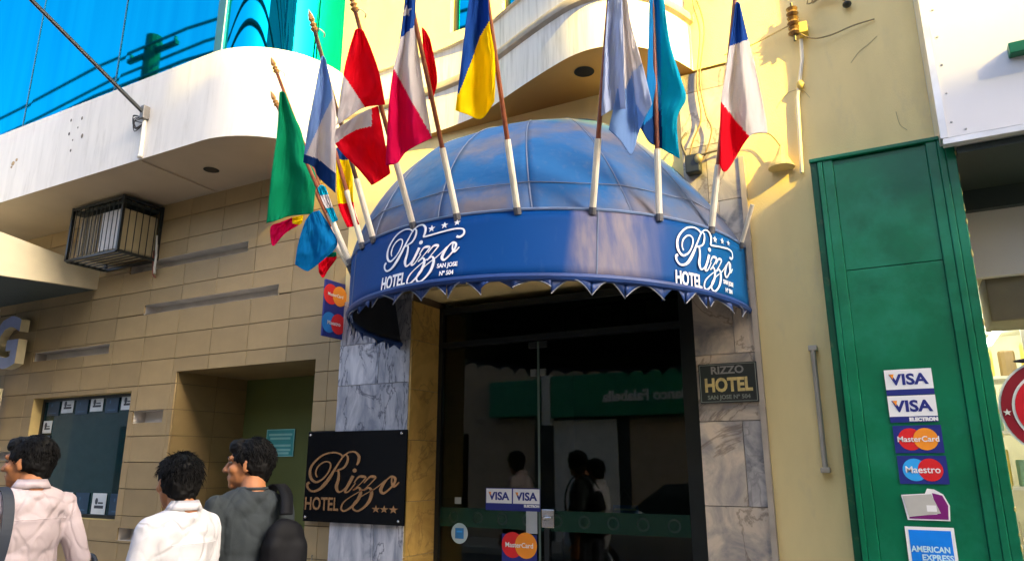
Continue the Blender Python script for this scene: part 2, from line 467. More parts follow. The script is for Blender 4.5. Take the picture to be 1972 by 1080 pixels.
# tiles, one by one
PX, PZ = .465, .2295
holes = [W_WIN, W_REC] + SLOTS
G = .0024
ix0 = int(math.floor((UL + 5.30) / PX)); iz0 = -8
for ix in range(ix0, 4):
    a0 = -5.30 + ix*PX; a1 = a0 + PX
    a0, a1 = max(a0, UL), min(a1, UR)
    if a1 - a0 < .03: continue
    for iz in range(iz0, 7):
        c0 = 2.525 + iz*PZ; c1 = min(c0 + PZ, SOF)
        if c1 - c0 < .02: continue
        for (a, b, c, d) in cut_rect((a0 + G, a1 - G, c0 + G*1.3, c1 - G*1.3), holes):
            if b-a > .012 and d-c > .012: piece('tile', a, b, 0, TH, c, d, M_tile, core_o)
piece('plinth', UL, -5.72, -.02, TH, -.12, .68, M_tile, H)
piece('plinth', -4.03, UR, -.02, TH, -.12, .68, M_tile, H)
# slot niches: painted inside
for s in SLOTS:
    mb = MB(); reveal(mb, s, .001, .13, back=True)
    mb.build('slot_niche', mat('slot_paint', (.58, .54, .48), rough=.7), H)
# window reveals and tiled sides of the doorway recess
mb = MB(); reveal(mb, (W_WIN[0]+.001, W_WIN[1]-.001, W_WIN[2]+.001, W_WIN[3]-.001), .004, .17); mb.build('window_reveal', mat('reveal_paint', (.52, .40, .16), rough=.7), H)
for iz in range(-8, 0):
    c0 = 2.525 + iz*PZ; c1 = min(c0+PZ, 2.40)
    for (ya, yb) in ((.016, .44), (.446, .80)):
        piece('tile', W_REC[0], W_REC[0]+.010, ya, yb, c0+G, c1-G, M_tile_shaded, core_o)
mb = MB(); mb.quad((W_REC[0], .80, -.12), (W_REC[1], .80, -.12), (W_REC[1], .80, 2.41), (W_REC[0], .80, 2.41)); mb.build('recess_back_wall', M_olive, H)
mb = MB(); mb.quad((W_REC[0], TH, 2.398), (W_REC[0], .8, 2.398), (W_REC[1], .8, 2.398), (W_REC[1], TH, 2.398)); mb.build('recess_ceiling', M_tile_shaded, H)

# left window: frame, teal pane, taped cards, room behind with three small lamps
win = MB()
for (a, b, c, d) in ((W_WIN[0]+.002, W_WIN[0]+.04, 1.102, 2.248), (W_WIN[1]-.03, W_WIN[1]-.002, 1.102, 2.248), (W_WIN[0]+.04, W_WIN[1]-.03, 1.102, 1.13), (W_WIN[0]+.04, W_WIN[1]-.03, 2.22, 2.248)):
    win.box(a, b, .10, .15, c, d)
win_o = win.build('window', M_darkframe, H)
MB().box(W_WIN[0]+.04, W_WIN[1]-.03, .118, .124, 1.13, 2.22).build('pane', M_teal, win_o)
M_cardw = mat('card_white', (.62, .68, .72), rough=.5); M_cardd = mat('card_dark', (.015, .05, .10), rough=.4)
M_ink = mat('ink', (.03, .04, .06), rough=.5)
def card(u0, z0, w, h, dark):
    c = piece('card', u0, u0+w, .108, .112, z0, z0+h, M_cardd if dark else M_cardw, win_o)
    if h > .09 and w > .09:
        fn = front(u0+w/2, z0+h*.3, .1075)
        m = MATS['print_sky'] if dark else M_ink
        mb = MB()
        if dark: mb.box(u0+w*.2, u0+w*.8, .1065, .1079, z0+h*.14, z0+h*.2); mb.ell((u0+w*.35, .107, z0+h*.7), (.012, .001, .018))
        else: mb.box(u0+w*.2, u0+w*.85, .1065, .1079, z0+h*.28, z0+h*.42); mb.ell((u0+w*.32, .107, z0+h*.62), (.022, .001, .03)); mb.box(u0+w*.45, u0+w*.8, .1065, .1079, z0+h*.5, z0+h*.58)
        mb.build('print', mat('card_print_blue', (.05, .12, .22), rough=.5) if dark else M_ink, win_o)
uu = W_WIN[0] + .09
for k in range(6):
    card(uu + k*.245, 2.075 + (.02 if k % 2 else 0), .20, .145 if k % 2 else .15, k % 2 == 0)
for k in range(7): card(W_WIN[1] - .075, 1.17 + k*.128, .048, .105, k % 2 == 1)
for k in range(5): card(W_WIN[0] + .055, 1.30 + k*.15, .15, .125, k % 2 == 1)
for k in range(5): card(W_WIN[0] + .26 + k*.27, 1.135, .21, .19, k % 2 == 0)
rm = MB(); rm.box(-8.6, -5.75, .82, .84, 0, 2.6); rm.quad((-8.6, .17, 2.6), (-8.6, .82, 2.6), (-5.75, .82, 2.6), (-5.75, .17, 2.6)); rm.quad((-8.6, .17, 0), (-8.6, .82, 0), (-8.6, .82, 2.6), (-8.6, .17, 2.6)); rm.quad((-5.75, .17, 0), (-5.75, .82, 0), (-5.75, .82, 2.6), (-5.75, .17, 2.6))
rm.box(-7.55, -7.0, .70, .818, .3, 1.95)
rm.build('office_room', mat('office_wall', (.16, .20, .15), rough=.8), H)
M_lamp = emit('lamp_white', (1, .97, .85), 6.0)
for k in range(3): MB().ell((-6.98 + k*.17, .45, 1.985), (.035, .03, .008)).build('ceiling_lamp', M_lamp, win_o)

# small teal notice in the doorway recess
nb = thing('notice_sign', 'small teal notice plate on the olive wall inside the doorway recess', 'sign', (-5.18, .78, 1.66))
fn = front(-5.36, 1.66, .796)
flat('plate', *rect2d(0, 0, .36, .25), fn, mat('notice_teal', (.04, .30, .30), rough=.4), nb, .006)
mb = MB()
for (z_, a_, b_) in ((.20, .03, .33), (.165, .05, .31), (.10, .04, .32), (.06, .04, .32), (.03, .08, .3)):
    mb.box(-5.36+a_, -5.36+b_, .7885, .7899, 1.66+z_-.010, 1.66+z_+.010)
mb.build('lettering', mat('notice_print', (.25, .55, .52), rough=.5), nb)
mb = MB()
for (a, b, c, d) in ((0, .36, 0, .008), (0, .36, .242, .25), (0, .008, .008, .242), (.352, .36, .008, .242)): mb.box(-5.36+a, -5.36+b, .787, .7899, 1.66+c, 1.66+d)
mb.build('border', MATS['notice_print'], nb)

# marble pillar left of the door
pl = MB(); pl.box(UR+.004, UT-.004, .004, .46, -.12, 2.83); plo = pl.build('door_pillar', M_grout, H)
rnd = random.Random(3)
z = -.1
while z < 2.80:
    h = rnd.choice((.26, .31, .36)); z1 = min(z+h, 2.83)
    cuts = [UR, UR + rnd.uniform(.22, .45), UT] if rnd.random() > .3 else [UR, UT]
    for a, b in zip(cuts, cuts[1:]): piece('marble_slab', a+.0022, b-.0022, -.016 - rnd.uniform(0, .002), .002, z+.0022, z1-.0022, M_marbleL, plo)
    z = z1
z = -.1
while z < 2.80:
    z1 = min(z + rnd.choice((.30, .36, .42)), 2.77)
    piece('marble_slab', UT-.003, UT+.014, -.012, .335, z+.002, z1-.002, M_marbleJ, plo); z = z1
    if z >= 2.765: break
# marble pillar right of the door, up to the first floor
UQ0, UQ1 = -1.03, -.69
pr_ = MB(); pr_.box(UQ0+.004, UQ1-.004, .004, .46, -.12, 4.03); pro = pr_.build('door_pillar', M_grout, H)
z = -.1
while z < 4.0:
    z1 = min(z + rnd.choice((.38, .46, .55)), 4.035); mid = UQ0 + rnd.uniform(.14, .24)
    if rnd.random() < .5: piece('marble_slab', UQ0+.002, UQ1-.002, -.030, .002, z+.002, z1-.002, M_marbleR, pro)
    else:
        piece('marble_slab', UQ0+.002, mid-.0015, -.030, .002, z+.002, z1-.002, M_marbleR, pro)
        piece('marble_slab', mid+.0015, UQ1-.002, -.029, .002, z+.002, z1-.002, M_marbleG if z < 2.0 or rnd.random() < .4 else M_marbleR, pro)
    z = z1
piece('edge_strip', UQ1, UQ1+.030, -.040, .002, -.1, 3.4, mat('edge_strip', (.42, .36, .28), rough=.6, var=.2), H)

# lintel and upper wall, with two upper windows
U2 = [(-2.84, -2.52, 4.95, 6.6), (-2.36, -1.40, 4.95, 6.6)]
up = MB(); sheet_with_holes(up, UR, UQ0, 2.83, SOF, [], 0.0); up.quad((UR, 0, 2.83), (UR, .6, 2.83), (UQ0, .6, 2.83), (UQ0, 0, 2.83))
up.build('lintel_wall', M_cream, H)
up = MB(); sheet_with_holes(up, UL, .6, SOF, TOPZ, U2, .0)
for h in U2: reveal(up, h, 0, .12)
up.build('upper_wall', M_cream, H)
up = MB(); up.box(UL, .55, .13, 5, SOF, TOPZ); up.build('upper_storey', M_cream, H)
for h in U2:
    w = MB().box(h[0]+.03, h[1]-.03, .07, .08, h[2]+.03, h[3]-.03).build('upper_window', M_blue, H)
    f = MB()
    for (a, b, c, d) in ((h[0], h[0]+.03, h[2], h[3]), (h[1]-.03, h[1], h[2], h[3]), (h[0]+.03, h[1]-.03, h[2], h[2]+.03), (h[0]+.03, h[1]-.03, h[3]-.03, h[3])): f.box(a+.001, b-.001, .05, .10, c+.001, d-.001)
    f.build('frame', M_darkframe, w)

# ---- rounded balconies: sweep a plan curve
def fascia(plan, prof, m, name, parent):
    """Extrudes a profile [(outset, z)...] along a plan curve of (u, y); outset is along the outward normal."""
    v = []; f = []; n = len(prof)
    for i, p in enumerate(plan):
        t = Vector(plan[min(i+1, len(plan)-1)]) - Vector(plan[max(i-1, 0)]); t.normalize(); nx, ny = t.y, -t.x
        v += [(p[0] + nx*o, p[1] + ny*o, z) for o, z in prof]
    for i in range(len(plan)-1):
        for k in range(n-1): f.append((i*n+k, (i+1)*n+k, (i+1)*n+k+1, i*n+k+1))
    return smoothby(obj(name, v, f, m, parent), 40)
RC = .72
plan1 = [(-10.6, -.82), (-9.0, -.82), (-7.5, -.82), (-6.0, -.82), (-5.2, -.82), (-4.9, -.82), (-4.62, -.82)]
for k in range(1, 15):
    a = math.pi/2 * k/14; plan1.append((-4.62 + RC*math.sin(a), -.10 - RC*math.cos(a)))
plan1.append((-3.90, .03))
b1 = fascia(plan1, [(0, SOF), (0, 4.85), (-.09, 4.85)], M_band, 'balcony_band', H)
def soffit(plan, z, name, m, yb=.02):
    v = []; f = []
    for p in plan: v += [(p[0], p[1], z), (p[0], yb, z)]
    for i in range(len(plan)-1): f.append((2*i, 2*i+1, 2*i+3, 2*i+2))
    return obj(name, v, f, m, H)
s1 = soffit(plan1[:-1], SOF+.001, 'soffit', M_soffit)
soffit(plan1[:-1], 4.851, 'ledge', M_band)
def downlight(x, y, parent):
    mb = MB(); mb.ring((x, y, SOF-.003), .05, .066, (1, 0, 0), (0, 1, 0)); c = mb.build('downlight', M_black, parent)
    mb = MB(); mb.disc((x, y, SOF-.002), .052, (1, 0, 0), (0, -1, 0)); mb.build('lens', mat('dark_lens', (.02, .015, .012), rough=.3), c)
p = atz(407, 327, SOF); downlight(p.x, p.y, s1)
MB().tube([(-5.385, -.80, SOF-.008), (-5.42, -.02, SOF-.008)], .007, 6).build('soffit_conduit', M_soffit, s1)
# screw holes and plug marks left on the band
for (x, y, r_) in ((137, 232, .012), (158, 228, .014), (133, 258, .013), (158, 262, .018), (136, 290, .012), (150, 246, .008), (140, 270, .008)):
    p = at(x, y, -.821); MB().ell(p, (r_, .004, r_*1.3), nu=8, nv=6).build('plug_hole', mat('hole', (.16, .14, .12), rough=.9), b1)
for (x, y, r_) in ((25, 315, .03), (32, 308, .02), (22, 322, .015)):
    p = at(x, y, -.821); MB().ell(p, (r_, .006, r_*.8), nu=8, nv=6).build('rust_stain', mat('rust', (.42, .30, .16), rough=.9), b1)

# bulging balcony over the awning
plan2 = crom([(-3.86, -.05), (-3.3, -.05), (-2.95, -.06), (-2.70, -.09), (-2.45, -.15), (-2.19, -.27), (-1.94, -.385), (-1.69, -.49), (-1.53, -.54), (-1.38, -.545), (-1.23, -.49), (-1.10, -.37), (-1.0, -.19), (-.93, .0)], 4)
plan2 = [(p.x, p.y) for p in plan2]
b2 = fascia(plan2, [(0, SOF), (0, 4.40)], M_bulge, 'balcony_fascia', H)
fascia(plan2, [(0, 4.40), (.028, 4.415), (.034, 4.44), (.026, 4.468), (-.03, 4.475)], M_moulding, 'balcony_moulding', H)
fascia(plan2, [(-.03, 4.475), (-.03, 4.78), (-.09, 4.78)], M_bulge, 'balcony_parapet', H)
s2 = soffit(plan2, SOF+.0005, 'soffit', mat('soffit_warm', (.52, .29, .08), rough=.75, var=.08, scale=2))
soffit(plan2, 4.781, 'ledge', M_bulge)
p = atz(1125, 138, SOF); downlight(p.x, p.y, s2)

# blue mirror curtain wall above the left band
gp = [(-10.6, -.74), (-9.0, -.74), (-7.55, -.74), (-6.05, -.74), (-4.62, -.74)]
for k in range(1, 13):
    a = math.pi/2 * k/12; gp.append((-4.62 + .64*math.sin(a), -.10 - .64*math.cos(a)))
gp.append((-3.98, .02))
cw = MB().box(-10.5, -4.7, -.66, -.60, 4.86, TOPZ).build('curtain_wall', M_darkframe, H)
for i in range(4):
    (a, y), (b, _) = gp[i], gp[i+1]
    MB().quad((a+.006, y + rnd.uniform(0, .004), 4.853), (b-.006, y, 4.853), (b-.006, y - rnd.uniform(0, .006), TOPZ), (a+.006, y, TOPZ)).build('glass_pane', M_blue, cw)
v = []; f = []
for q in gp[4:]: v += [(q[0], q[1], 4.853), (q[0], q[1], TOPZ)]
for i in range(len(gp[4:])-1): f.append((2*i, 2*i+2, 2*i+3, 2*i+1))
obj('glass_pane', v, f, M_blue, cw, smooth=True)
for (x, y) in gp[:4]: MB().box(x-.006, x+.006, y-.004, y+.02, 4.853, TOPZ).build('mullion', mat('blue_mullion', (.01, .07, .13), rough=.3), cw)
MB().bbox(-4.68, -4.58, -.77, -.70, 4.853, TOPZ, .01).build('mullion', MATS['blue_mullion'], cw)

# ---- entrance: glass doors, transom with grille, lobby
DY = .35
fr = MB()
fr.box(UT+.016, UT+.05, DY-.02, DY+.04, 0, 2.77); fr.box(UQ0-.18, UQ0+.02, DY-.02, DY+.04, 0, 2.77)
fr.box(UT+.05, UQ0-.18, DY-.02, DY+.04, 2.455, 2.50); fr.box(UT+.05, UQ0-.18, DY-.02, DY+.04, 2.72, 2.77)
door = fr.build('entrance_doors', M_darkframe, H)
SE = -2.245
for (a, b) in ((UT+.055, SE-.008), (SE+.008, UQ0-.185)):
    lf = MB().box(a, b, DY, DY+.01, .02, 2.45).build('door_leaf', M_doorglass, door)
    MB().box(a+.002, b-.002, DY-.0035, DY-.0015, 1.16, 1.29).build('film_band', M_frost, lf)
    x = a + .12
    while x < b - .06:
        MB().ring((x, DY-.0045, 1.225), .030, .042, (1, 0, 0), (0, 0, 1)).build('etched_ring', mat('etched', (.006, .022, .014), rough=.5), lf); x += .20
MB().box(SE-.0075, SE-.001, DY-.005, DY+.015, .02, 2.45).build('door_edge', mat('glass_edge', (.12, .17, .14), rough=.2), door)
MB().box(SE+.001, SE+.0075, DY-.005, DY+.015, .02, 2.45).build('door_edge', MATS['glass_edge'], door)
for (a, b, c, d) in ((SE-.075, SE-.01, 2.35, 2.452), (SE+.01, SE+.075, 2.35, 2.452)): MB().bbox(a, b, DY-.014, DY+.022, c+.05, d-.005, .004).build('hinge_plate', M_darkframe, door)
for (a, c) in ((SE-.06, 2.20), (SE+.015, 2.20)): MB().bbox(a, a+.045, DY-.012, DY+.02, c, c+.05, .004).build('latch_plate', mat('grey_metal', (.16, .17, .16), rough=.4, metal=.7), door)
lk = MB(); lk.bbox(SE+.02, SE+.115, DY-.02, DY+.03, 1.18, 1.30, .006); lko = lk.build('lock_plate', M_chrome, door)
mb = MB(); mb.cap((SE+.055, DY-.02, 1.245), .018, (SE+.055, DY-.045, 1.245), .016); mb.cap((SE+.055, DY-.048, 1.245), .009, (SE+.105, DY-.05, 1.25), .008); mb.build('knob', M_chrome, lko)
MB().box(SE+.04, SE+.075, DY-.018, DY+.02, .3, 1.175).build('door_pull', M_darkframe, lko)
MB().box(UT+.05, UQ0-.18, DY+.005, DY+.012, 2.50, 2.72).build('transom_pane', M_doorglass, door)
gr = MB(); gr.box(-2.22, -1.22, DY+.10, DY+.12, 2.685, 2.705); gr.box(-2.22, -1.22, DY+.10, DY+.12, 2.505, 2.525); gro = gr.build('security_grille', M_black, door)
for k in range(9): MB().tube([(-2.205 + k*.122, DY+.11, 2.52), (-2.205 + k*.122, DY+.11, 2.69)], .007, 6).build('bar', M_black, gro)
lb = MB()
lb.quad((-4.0, .8, -.0), (-.4, .8, 0), (-.4, 5, 0), (-4.0, 5, 0), 1)
lb.quad((-4.0, 5, 0), (-.4, 5, 0), (-.4, 5, 3), (-4, 5, 3)); lb.quad((-4, .82, 0), (-4, 5, 0), (-4, 5, 3), (-4, .82, 3)); lb.quad((-.4, 5, 0), (-.4, .48, 0), (-.4, .48, 3), (-.4, 5, 3)); lb.quad((-4, 5, 3), (-.4, 5, 3), (-.4, .6, 3), (-4, .6, 3))
lb.quad((-4, .81, 0), (-3.1, .81, 0), (-3.1, .81, 3), (-4, .81, 3)); lb.quad((-3.1, .42, 0), (-3.1, .81, 0), (-3.1, .81, 3), (-3.1, .42, 3))
lb.quad((-3.2, .36, .003), (-.9, .36, .003), (-.9, .8, .003), (-3.2, .8, .003), 1)
lb.build('lobby_room', [M_interior, M_floor], H)
dk = MB(); dk.bbox(-3.3, -1.9, 3.0, 3.5, 0, 1.05, .02); dk.bbox(-3.35, -1.85, 2.95, 3.55, 1.05, 1.10, .01)
tag(dk.build('reception_desk', M_wood), 'dark wooden reception desk deep inside the hotel lobby', 'desk')
# ------------------------------------------------------------------ cream column right of the entrance and the shop next door
col_ = MB(); sheet_with_holes(col_, UQ1, .385, -.12, SOF, [], 0.0); col_.quad((.385, 0, -.12), (.385, .45, -.12), (.385, .45, SOF), (.385, 0, SOF))
col_.build('cream_column', M_cream, H)
M_green = mat('green_paint', (.0, .135, .058), rough=.34, var=.22, scale=3.0, dirt=(.014, .23, .13), dirt_amt=.42, dirt_scale=2.1, bump=.35, bscale=5, spec=.32)
M_greend = mat('green_paint_edge', (.0, .06, .028), spec=.28, rough=.4, var=.3, scale=8, dirt=(.22, .22, .10), dirt_amt=.10, dirt_scale=22)
GX0, GX1, GY, GZ = -.285, .395, -.20, 3.205
g = thing('green_cabinet', 'tall dark green painted metal shutter cabinet with card stickers on its front', 'cabinet', ((GX0+GX1)/2, -.1, 0))
body = MB().box(GX0+.004, GX1-.004, GY+.012, -.004, 0, GZ-.004).build('body', M_green, g)
for (z0, z1) in ((0.02, 2.575), (2.578, GZ-.03)):
    MB().bbox(GX0+.115, GX1-.125, GY+.002, GY+.014, z0, z1, .003).build('panel', M_green, g)
for (a, b, pr2) in ((GX0, GX0+.035, -.0), (GX0+.0355, GX0+.062, -.005), (GX0+.0625, GX0+.114, -.002), (GX1-.124, GX1-.075, -.002), (GX1-.0745, GX1-.044, -.005), (GX1-.043, GX1, 0.0)):
    MB().bbox(a, b, GY+pr2-.002, GY+.02, 0, GZ, .004).build('edge_moulding', M_greend if a < GX0+.03 else M_green, g)
MB().bbox(GX0-.004, GX1+.004, GY-.014, -.003, GZ, GZ+.022, .005).build('top_cap', M_green, g)
for k in range(24):      # chipped yellowish patches along the right edge
    z = 1.15 + k*.085 + random.uniform(-.03, .03); w = random.uniform(.003, .007)
    MB().ell((GX1-.001, GY+random.uniform(.0, .015), z), (w, w, random.uniform(.008, .03)), nu=7, nv=5).build('paint_chip', mat('chip', (.40, .36, .12), rough=.8), body)

# steel bar fixed to the column
bar = thing('grab_bar', 'slim vertical metal bar bolted to the cream column', 'bar', (-.385, -.03, 1.55))
MB().tube([(-.385, -.05, 1.57), (-.385, -.05, 2.205)], .014, 10).build('rod', mat('beige_metal', (.42, .38, .30), rough=.45, metal=.3), bar)
for z in (1.565, 2.205): MB().bbox(-.408, -.362, -.065, -.001, z-.014, z+.014, .004).build('bracket', MATS['beige_metal'], bar)

# shop next door
S = thing('shop_building', 'shop next door with a large white sign board over its open front', 'building', (2.5, 0, 0))
SX = .345
sb = MB().bbox(SX, 5.0, -.30, -.004, 3.165, 7.5, .008).build('sign_board', mat('sign_white', (.72, .72, .74), rough=.4, var=.03, scale=2, dirt=(.55, .55, .56), dirt_amt=.1), S)
MB().box(SX-.004, 5.0, -.315, -.26, 3.135, 3.163).build('lower_trim', mat('trim_alu', (.62, .62, .62), rough=.35, metal=.4), S)
MB().box(SX-.012, SX+.02, -.312, -.004, 3.168, 7.5).build('corner_trim', MATS['trim_alu'], S)
for k in range(8): MB().ell((SX+.045, -.301, 3.25 + k*.16), (.006, .003, .006), nu=8, nv=5).build('rivet', mat('rivet', (.35, .35, .35), rough=.4, metal=.8), sb)
for k in range(7): MB().ell((SX+.10 + k*.25, -.301, 3.20), (.006, .003, .006), nu=8, nv=5).build('rivet', MATS['rivet'], sb)
p0_ = at(1940, 95, -.32); MB().bbox(p0_.x, p0_.x+.5, -.36, -.303, p0_.z-.045, p0_.z+.012, .004).build('green_batten', M_green, sb)
sh = MB()
sh.box(.40, 5.0, -.25, .48, 3.10, 3.133); shs = sh.build('shutter_box', mat('shutter_dark', (.015, .028, .026), rough=.5), S)
MB().box(.40, 5.0, .36, .415, 2.98, 3.098).build('shutter_flap', MATS['shutter_dark'], shs)
MB().bbox(.42, 5.0, .42, .47, 2.60, 3.09, .006).build('transom_panel', mat('transom_grey', (.55, .56, .55), rough=.5, var=.06, scale=2), S)
rm = MB(); rm.box(.42, 5.0, 3.0, 3.05, -.12, 3.1); rm.box(.40, .44, .47, 3.0, -.12, 2.62); rm.box(5.0, 5.05, 0, 3, -.12, 3.1); rm.box(.44, 5, .47, 3.0, 2.64, 2.68); rm.box(.44, 5, .0, 3.0, -.1, .02)
rm.build('shop_room', mat('shop_wall', (.62, .60, .45), rough=.7), S)
M_tube = emit('shop_tube', (1, .98, .84), 5.0)
for k in range(4): MB().tube([(.7 + k*1.0, .9, 2.56), (.7 + k*1.0, 2.8, 2.56)], .025, 8).build('tube_light', M_tube, S)
shelf = thing('shop_shelf', 'bright metal shelving with tins inside the shop', 'shelf', (.9, 1.6, 0))
for k in range(6):
    MB().box(.46, 2.4, 1.6, 2.0, .35+k*.36, .37+k*.36).build('shelf_board', mat('shelf_white', (.75, .75, .68), rough=.4), shelf)
for x in (.47, .78, 1.4, 2.38): MB().box(x-.012, x+.012, 1.59, 1.615, 0, 2.55).build('upright', mat('upright_grey', (.25, .24, .20), rough=.5), shelf)
rr = random.Random(5); tin_cols = [mat('tin_cream', (.80, .75, .50)), mat('tin_white', (.82, .82, .78)), mat('tin_green', (.25, .45, .35)), mat('tin_yellow', (.75, .60, .12)), mat('tin_brown', (.28, .20, .10))]
for k in range(6):
    for j in range(7):
        x = .55 + j*.13; hgt = rr.uniform(.14, .24); z = .372 + k*.36
        o = MB().tube([(x, 1.72, z), (x, 1.72, z+.012), (x, 1.72, z+hgt-.012), (x, 1.72, z+hgt)], [.048, .05, .05, .046], 12).build('tin', rr.choice(tin_cols), shelf)
MB().bbox(.50, .74, .48, .86, 2.36, 2.635, .008).build('ventilator', mat('vent_brown', (.14, .13, .09), rough=.6), S)
rs = thing('round_sign', 'round red sign with a white ring beside the green cabinet', 'sign', (.645, -.03, 1.7))
fn = front(.645, 1.85, -.02)
flat('outer_disc', *disc2d(0, 0, .232, 48), fn, M_paper, rs, .012)
flat('dark_ring', *disc2d(0, 0, .222, 48), fn, mat('crimson', (.28, .006, .02), rough=.35), rs, .002, .012)
flat('white_ring', *disc2d(0, 0, .178, 48), fn, M_paper, rs, .002, .014)
flat('red_disc', *disc2d(0, 0, .166, 48), fn, mat('sign_red', (.62, .006, .02), rough=.35), rs, .002, .016)
for zz in (.055, .02): flat('white_mark', *rect2d(-.10, zz-.009, .02, zz+.009), fn, M_paper, rs, .002, .018)
flat('star', *star2d(-.20, -.015, .018), fn, M_paper, rs, .002, .014)
cp = MB(); cp.ell((.66, -.04, 2.075), (.16, .02, .016)); cp.ell((.68, -.04, 2.12), (.085, .02, .065)); cp.build('dark_cap', mat('cap_purple', (.02, .008, .02), rough=.5), rs)
MB().tube([(.645, -.005, .02), (.645, -.005, 1.64)], .018, 8).build('post', M_black, rs)

# ------------------------------------------------------------------ card stickers
def discs_card(fn, w, h, c1, c2, txt, parent, sz, lift=.0012):
    r_ = h*.40
    a = flat('left_disc', *disc2d(-r_*.62, 0, r_), fn, c1, parent, .0008, lift)
    flat('right_disc', *disc2d(r_*.62, 0, r_), fn, c2, parent, .0008, lift+.0008)
    lettering('lettering', txt, sz, fn, M_paper, parent, .0008, bold=.012*sz*1.2, dy=-sz*.32, lift=lift+.0018)
def visa_card(fn, w, h, parent, electron=False):
    flat('white_field', *rect2d(-w*.5, -h*.28, w*.5, h*.5), fn, M_paper, parent, .0008, .0012)
    lettering('lettering', 'VISA', h*.58, fn, M_navy, parent, .0008, bold=.02*h, wx=1.12, dy=-h*.09, lift=.0021)
    flat('gold_tick', *([(-w*.40, h*.32), (-w*.30, h*.32), (-w*.33, h*.12)], [(2, 1, 0)]), fn, M_orange, parent, .0008, .0030)
    if electron: lettering('lettering_small', 'ELECTRON', h*.17, fn, M_paper, parent, .0008, bold=.002, wx=1.1, dx=w*.2, dy=-h*.45, lift=.0012)
YS = GY - .0005
def sticker(u, z, w, h, label, m, kind='sticker', y=YS, tilt=0.0):
    t = thing(kind, label, 'sticker', (u, y, z-h/2))
    c, s_ = math.cos(tilt), math.sin(tilt)
    fn = plane_fn((u, y, z), (c, 0, s_), (-s_, 0, c), (0, -1, 0))
    flat('backing', *rect2d(-w/2, -h/2, w/2, h/2), fn, m, t, .0012)
    return t, fn
def gpt(x, y): p = at(x, y, YS); return p.x, p.z
a = gpt(1750, 735); t, fn = sticker(a[0], a[1], .205, .125, 'card sticker with dark blue VISA letters, topmost on the green cabinet', M_navy); visa_card(fn, .205, .125, t)
a = gpt(1757, 785); t, fn = sticker(a[0], a[1]-.004, .205, .128, 'VISA ELECTRON sticker, second from top on the green cabinet', M_navy); visa_card(fn, .205, .128, t, True)
a = gpt(1768, 845); t, fn = sticker(a[0], a[1], .205, .130, 'sticker with red and orange discs on the green cabinet', M_navy); discs_card(fn, .205, .130, M_red, M_orange, 'MasterCard', t, .037)
a = gpt(1777, 904); t, fn = sticker(a[0], a[1], .205, .130, 'sticker with light blue and red discs on the green cabinet', M_navy); discs_card(fn, .205, .130, M_sky, M_red, 'Maestro', t, .044)
a = gpt(1784, 972); t = thing('card_picture_sticker', 'cut-out sticker of a grey and purple bank card on the green cabinet', 'sticker', (a[0], YS, a[1]-.07))
fn = front(a[0], a[1], YS)
flat('backing', [(-.10, .045), (.0, .052), (.012, .075), (.04, .072), (.075, .05), (.095, .0), (.088, -.068), (-.085, -.068)], [tuple(range(7, -1, -1))], fn, M_paper, t, .0012)
flat('purple_card', [(.03, .055), (.07, .045), (.088, .0), (.082, -.062), (-.078, -.062), (-.075, -.05), (.04, -.04)], [tuple(range(6, -1, -1))], fn, mat('print_purple', (.20, .01, .16), rough=.4), t, .0008, .0012)
flat('grey_card', [(-.095, .04), (.025, .05), (.055, -.035), (-.078, -.055)], [(3, 2, 1, 0)], fn, mat('print_grey', (.50, .49, .44), rough=.4), t, .0008, .0021)
flat('white_patch', *rect2d(.0, -.028, .04, .0), fn, M_paper, t, .0006, .003)
a = gpt(1797, 1075); t, fn = sticker(a[0], a[1]+.006, .20, .265, 'light blue AMERICAN EXPRESS sticker at the bottom of the green cabinet', M_paper)
flat('blue_field', *rect2d(-.086, -.118, .086, .118), fn, mat('print_amex', (.0, .22, .80), rough=.4), t, .0008, .0012)
lettering('lettering', 'AMERICAN', .036, fn, mat('print_pale', (.55, .80, .85), rough=.4), t, .0008, bold=.0012, wx=.88, dx=-.004, dy=.022, lift=.0021)
lettering('lettering', 'EXPRESS', .036, fn, MATS['print_pale'], t, .0008, bold=.0012, wx=.95, dx=.02, dy=-.014, lift=.0021)

# stickers on the entrance doors
YD = DY - .0065
def dpt(x, y): p = at(x, y, YD); return p.x, p.z
a = dpt(987, 961); t, fn = sticker(a[0], a[1], .43, .150, 'pair of VISA stickers on the left glass door leaf', M_navy, y=YD)
for dx, el in ((-.108, False), (.108, True)):
    f2 = (lambda fn, dx: (lambda x, y, h: fn(x+dx, y+.008, h)))(fn, dx); visa_card(f2, .205, .125, t, el)
a = dpt(1000, 1052); t, fn = sticker(a[0], a[1]-.02, .27, .20, 'sticker with red and orange discs low on the glass door', M_navy, y=YD); discs_card(lambda x, y, h: fn(x, y+.03, h), .24, .21, M_red, M_orange, 'MasterCard', t, .045)
a = dpt(885, 1026); t = thing('round_sticker', 'round pale sticker with a blue square on the left glass door', 'sticker', (a[0], YD, a[1]-.07)); fn = front(a[0], a[1], YD)
flat('backing', *disc2d(0, 0, .070, 36), fn, mat('pale_aqua', (.42, .55, .58), rough=.4), t, .0012)
flat('blue_square', *rect2d(-.036, -.036, .036, .036), fn, mat('print_midblue', (.02, .20, .50), rough=.4), t, .0008, .0012)
flat('white_bars', *rect2d(-.024, .006, .024, .018), fn, M_sky, t, .0006, .0020)
a = dpt(882, 963); t, fn = sticker(a[0], a[1], .055, .045, 'tiny grey label on the left glass door', mat('print_dimgrey', (.30, .33, .30), rough=.5), y=YD)
a = dpt(1024, 1005); t, fn = sticker(a[0], a[1], .085, .145, 'pale grey paper slip on the glass door below the VISA stickers', mat('slip_grey', (.42, .44, .44), rough=.6), y=YD)
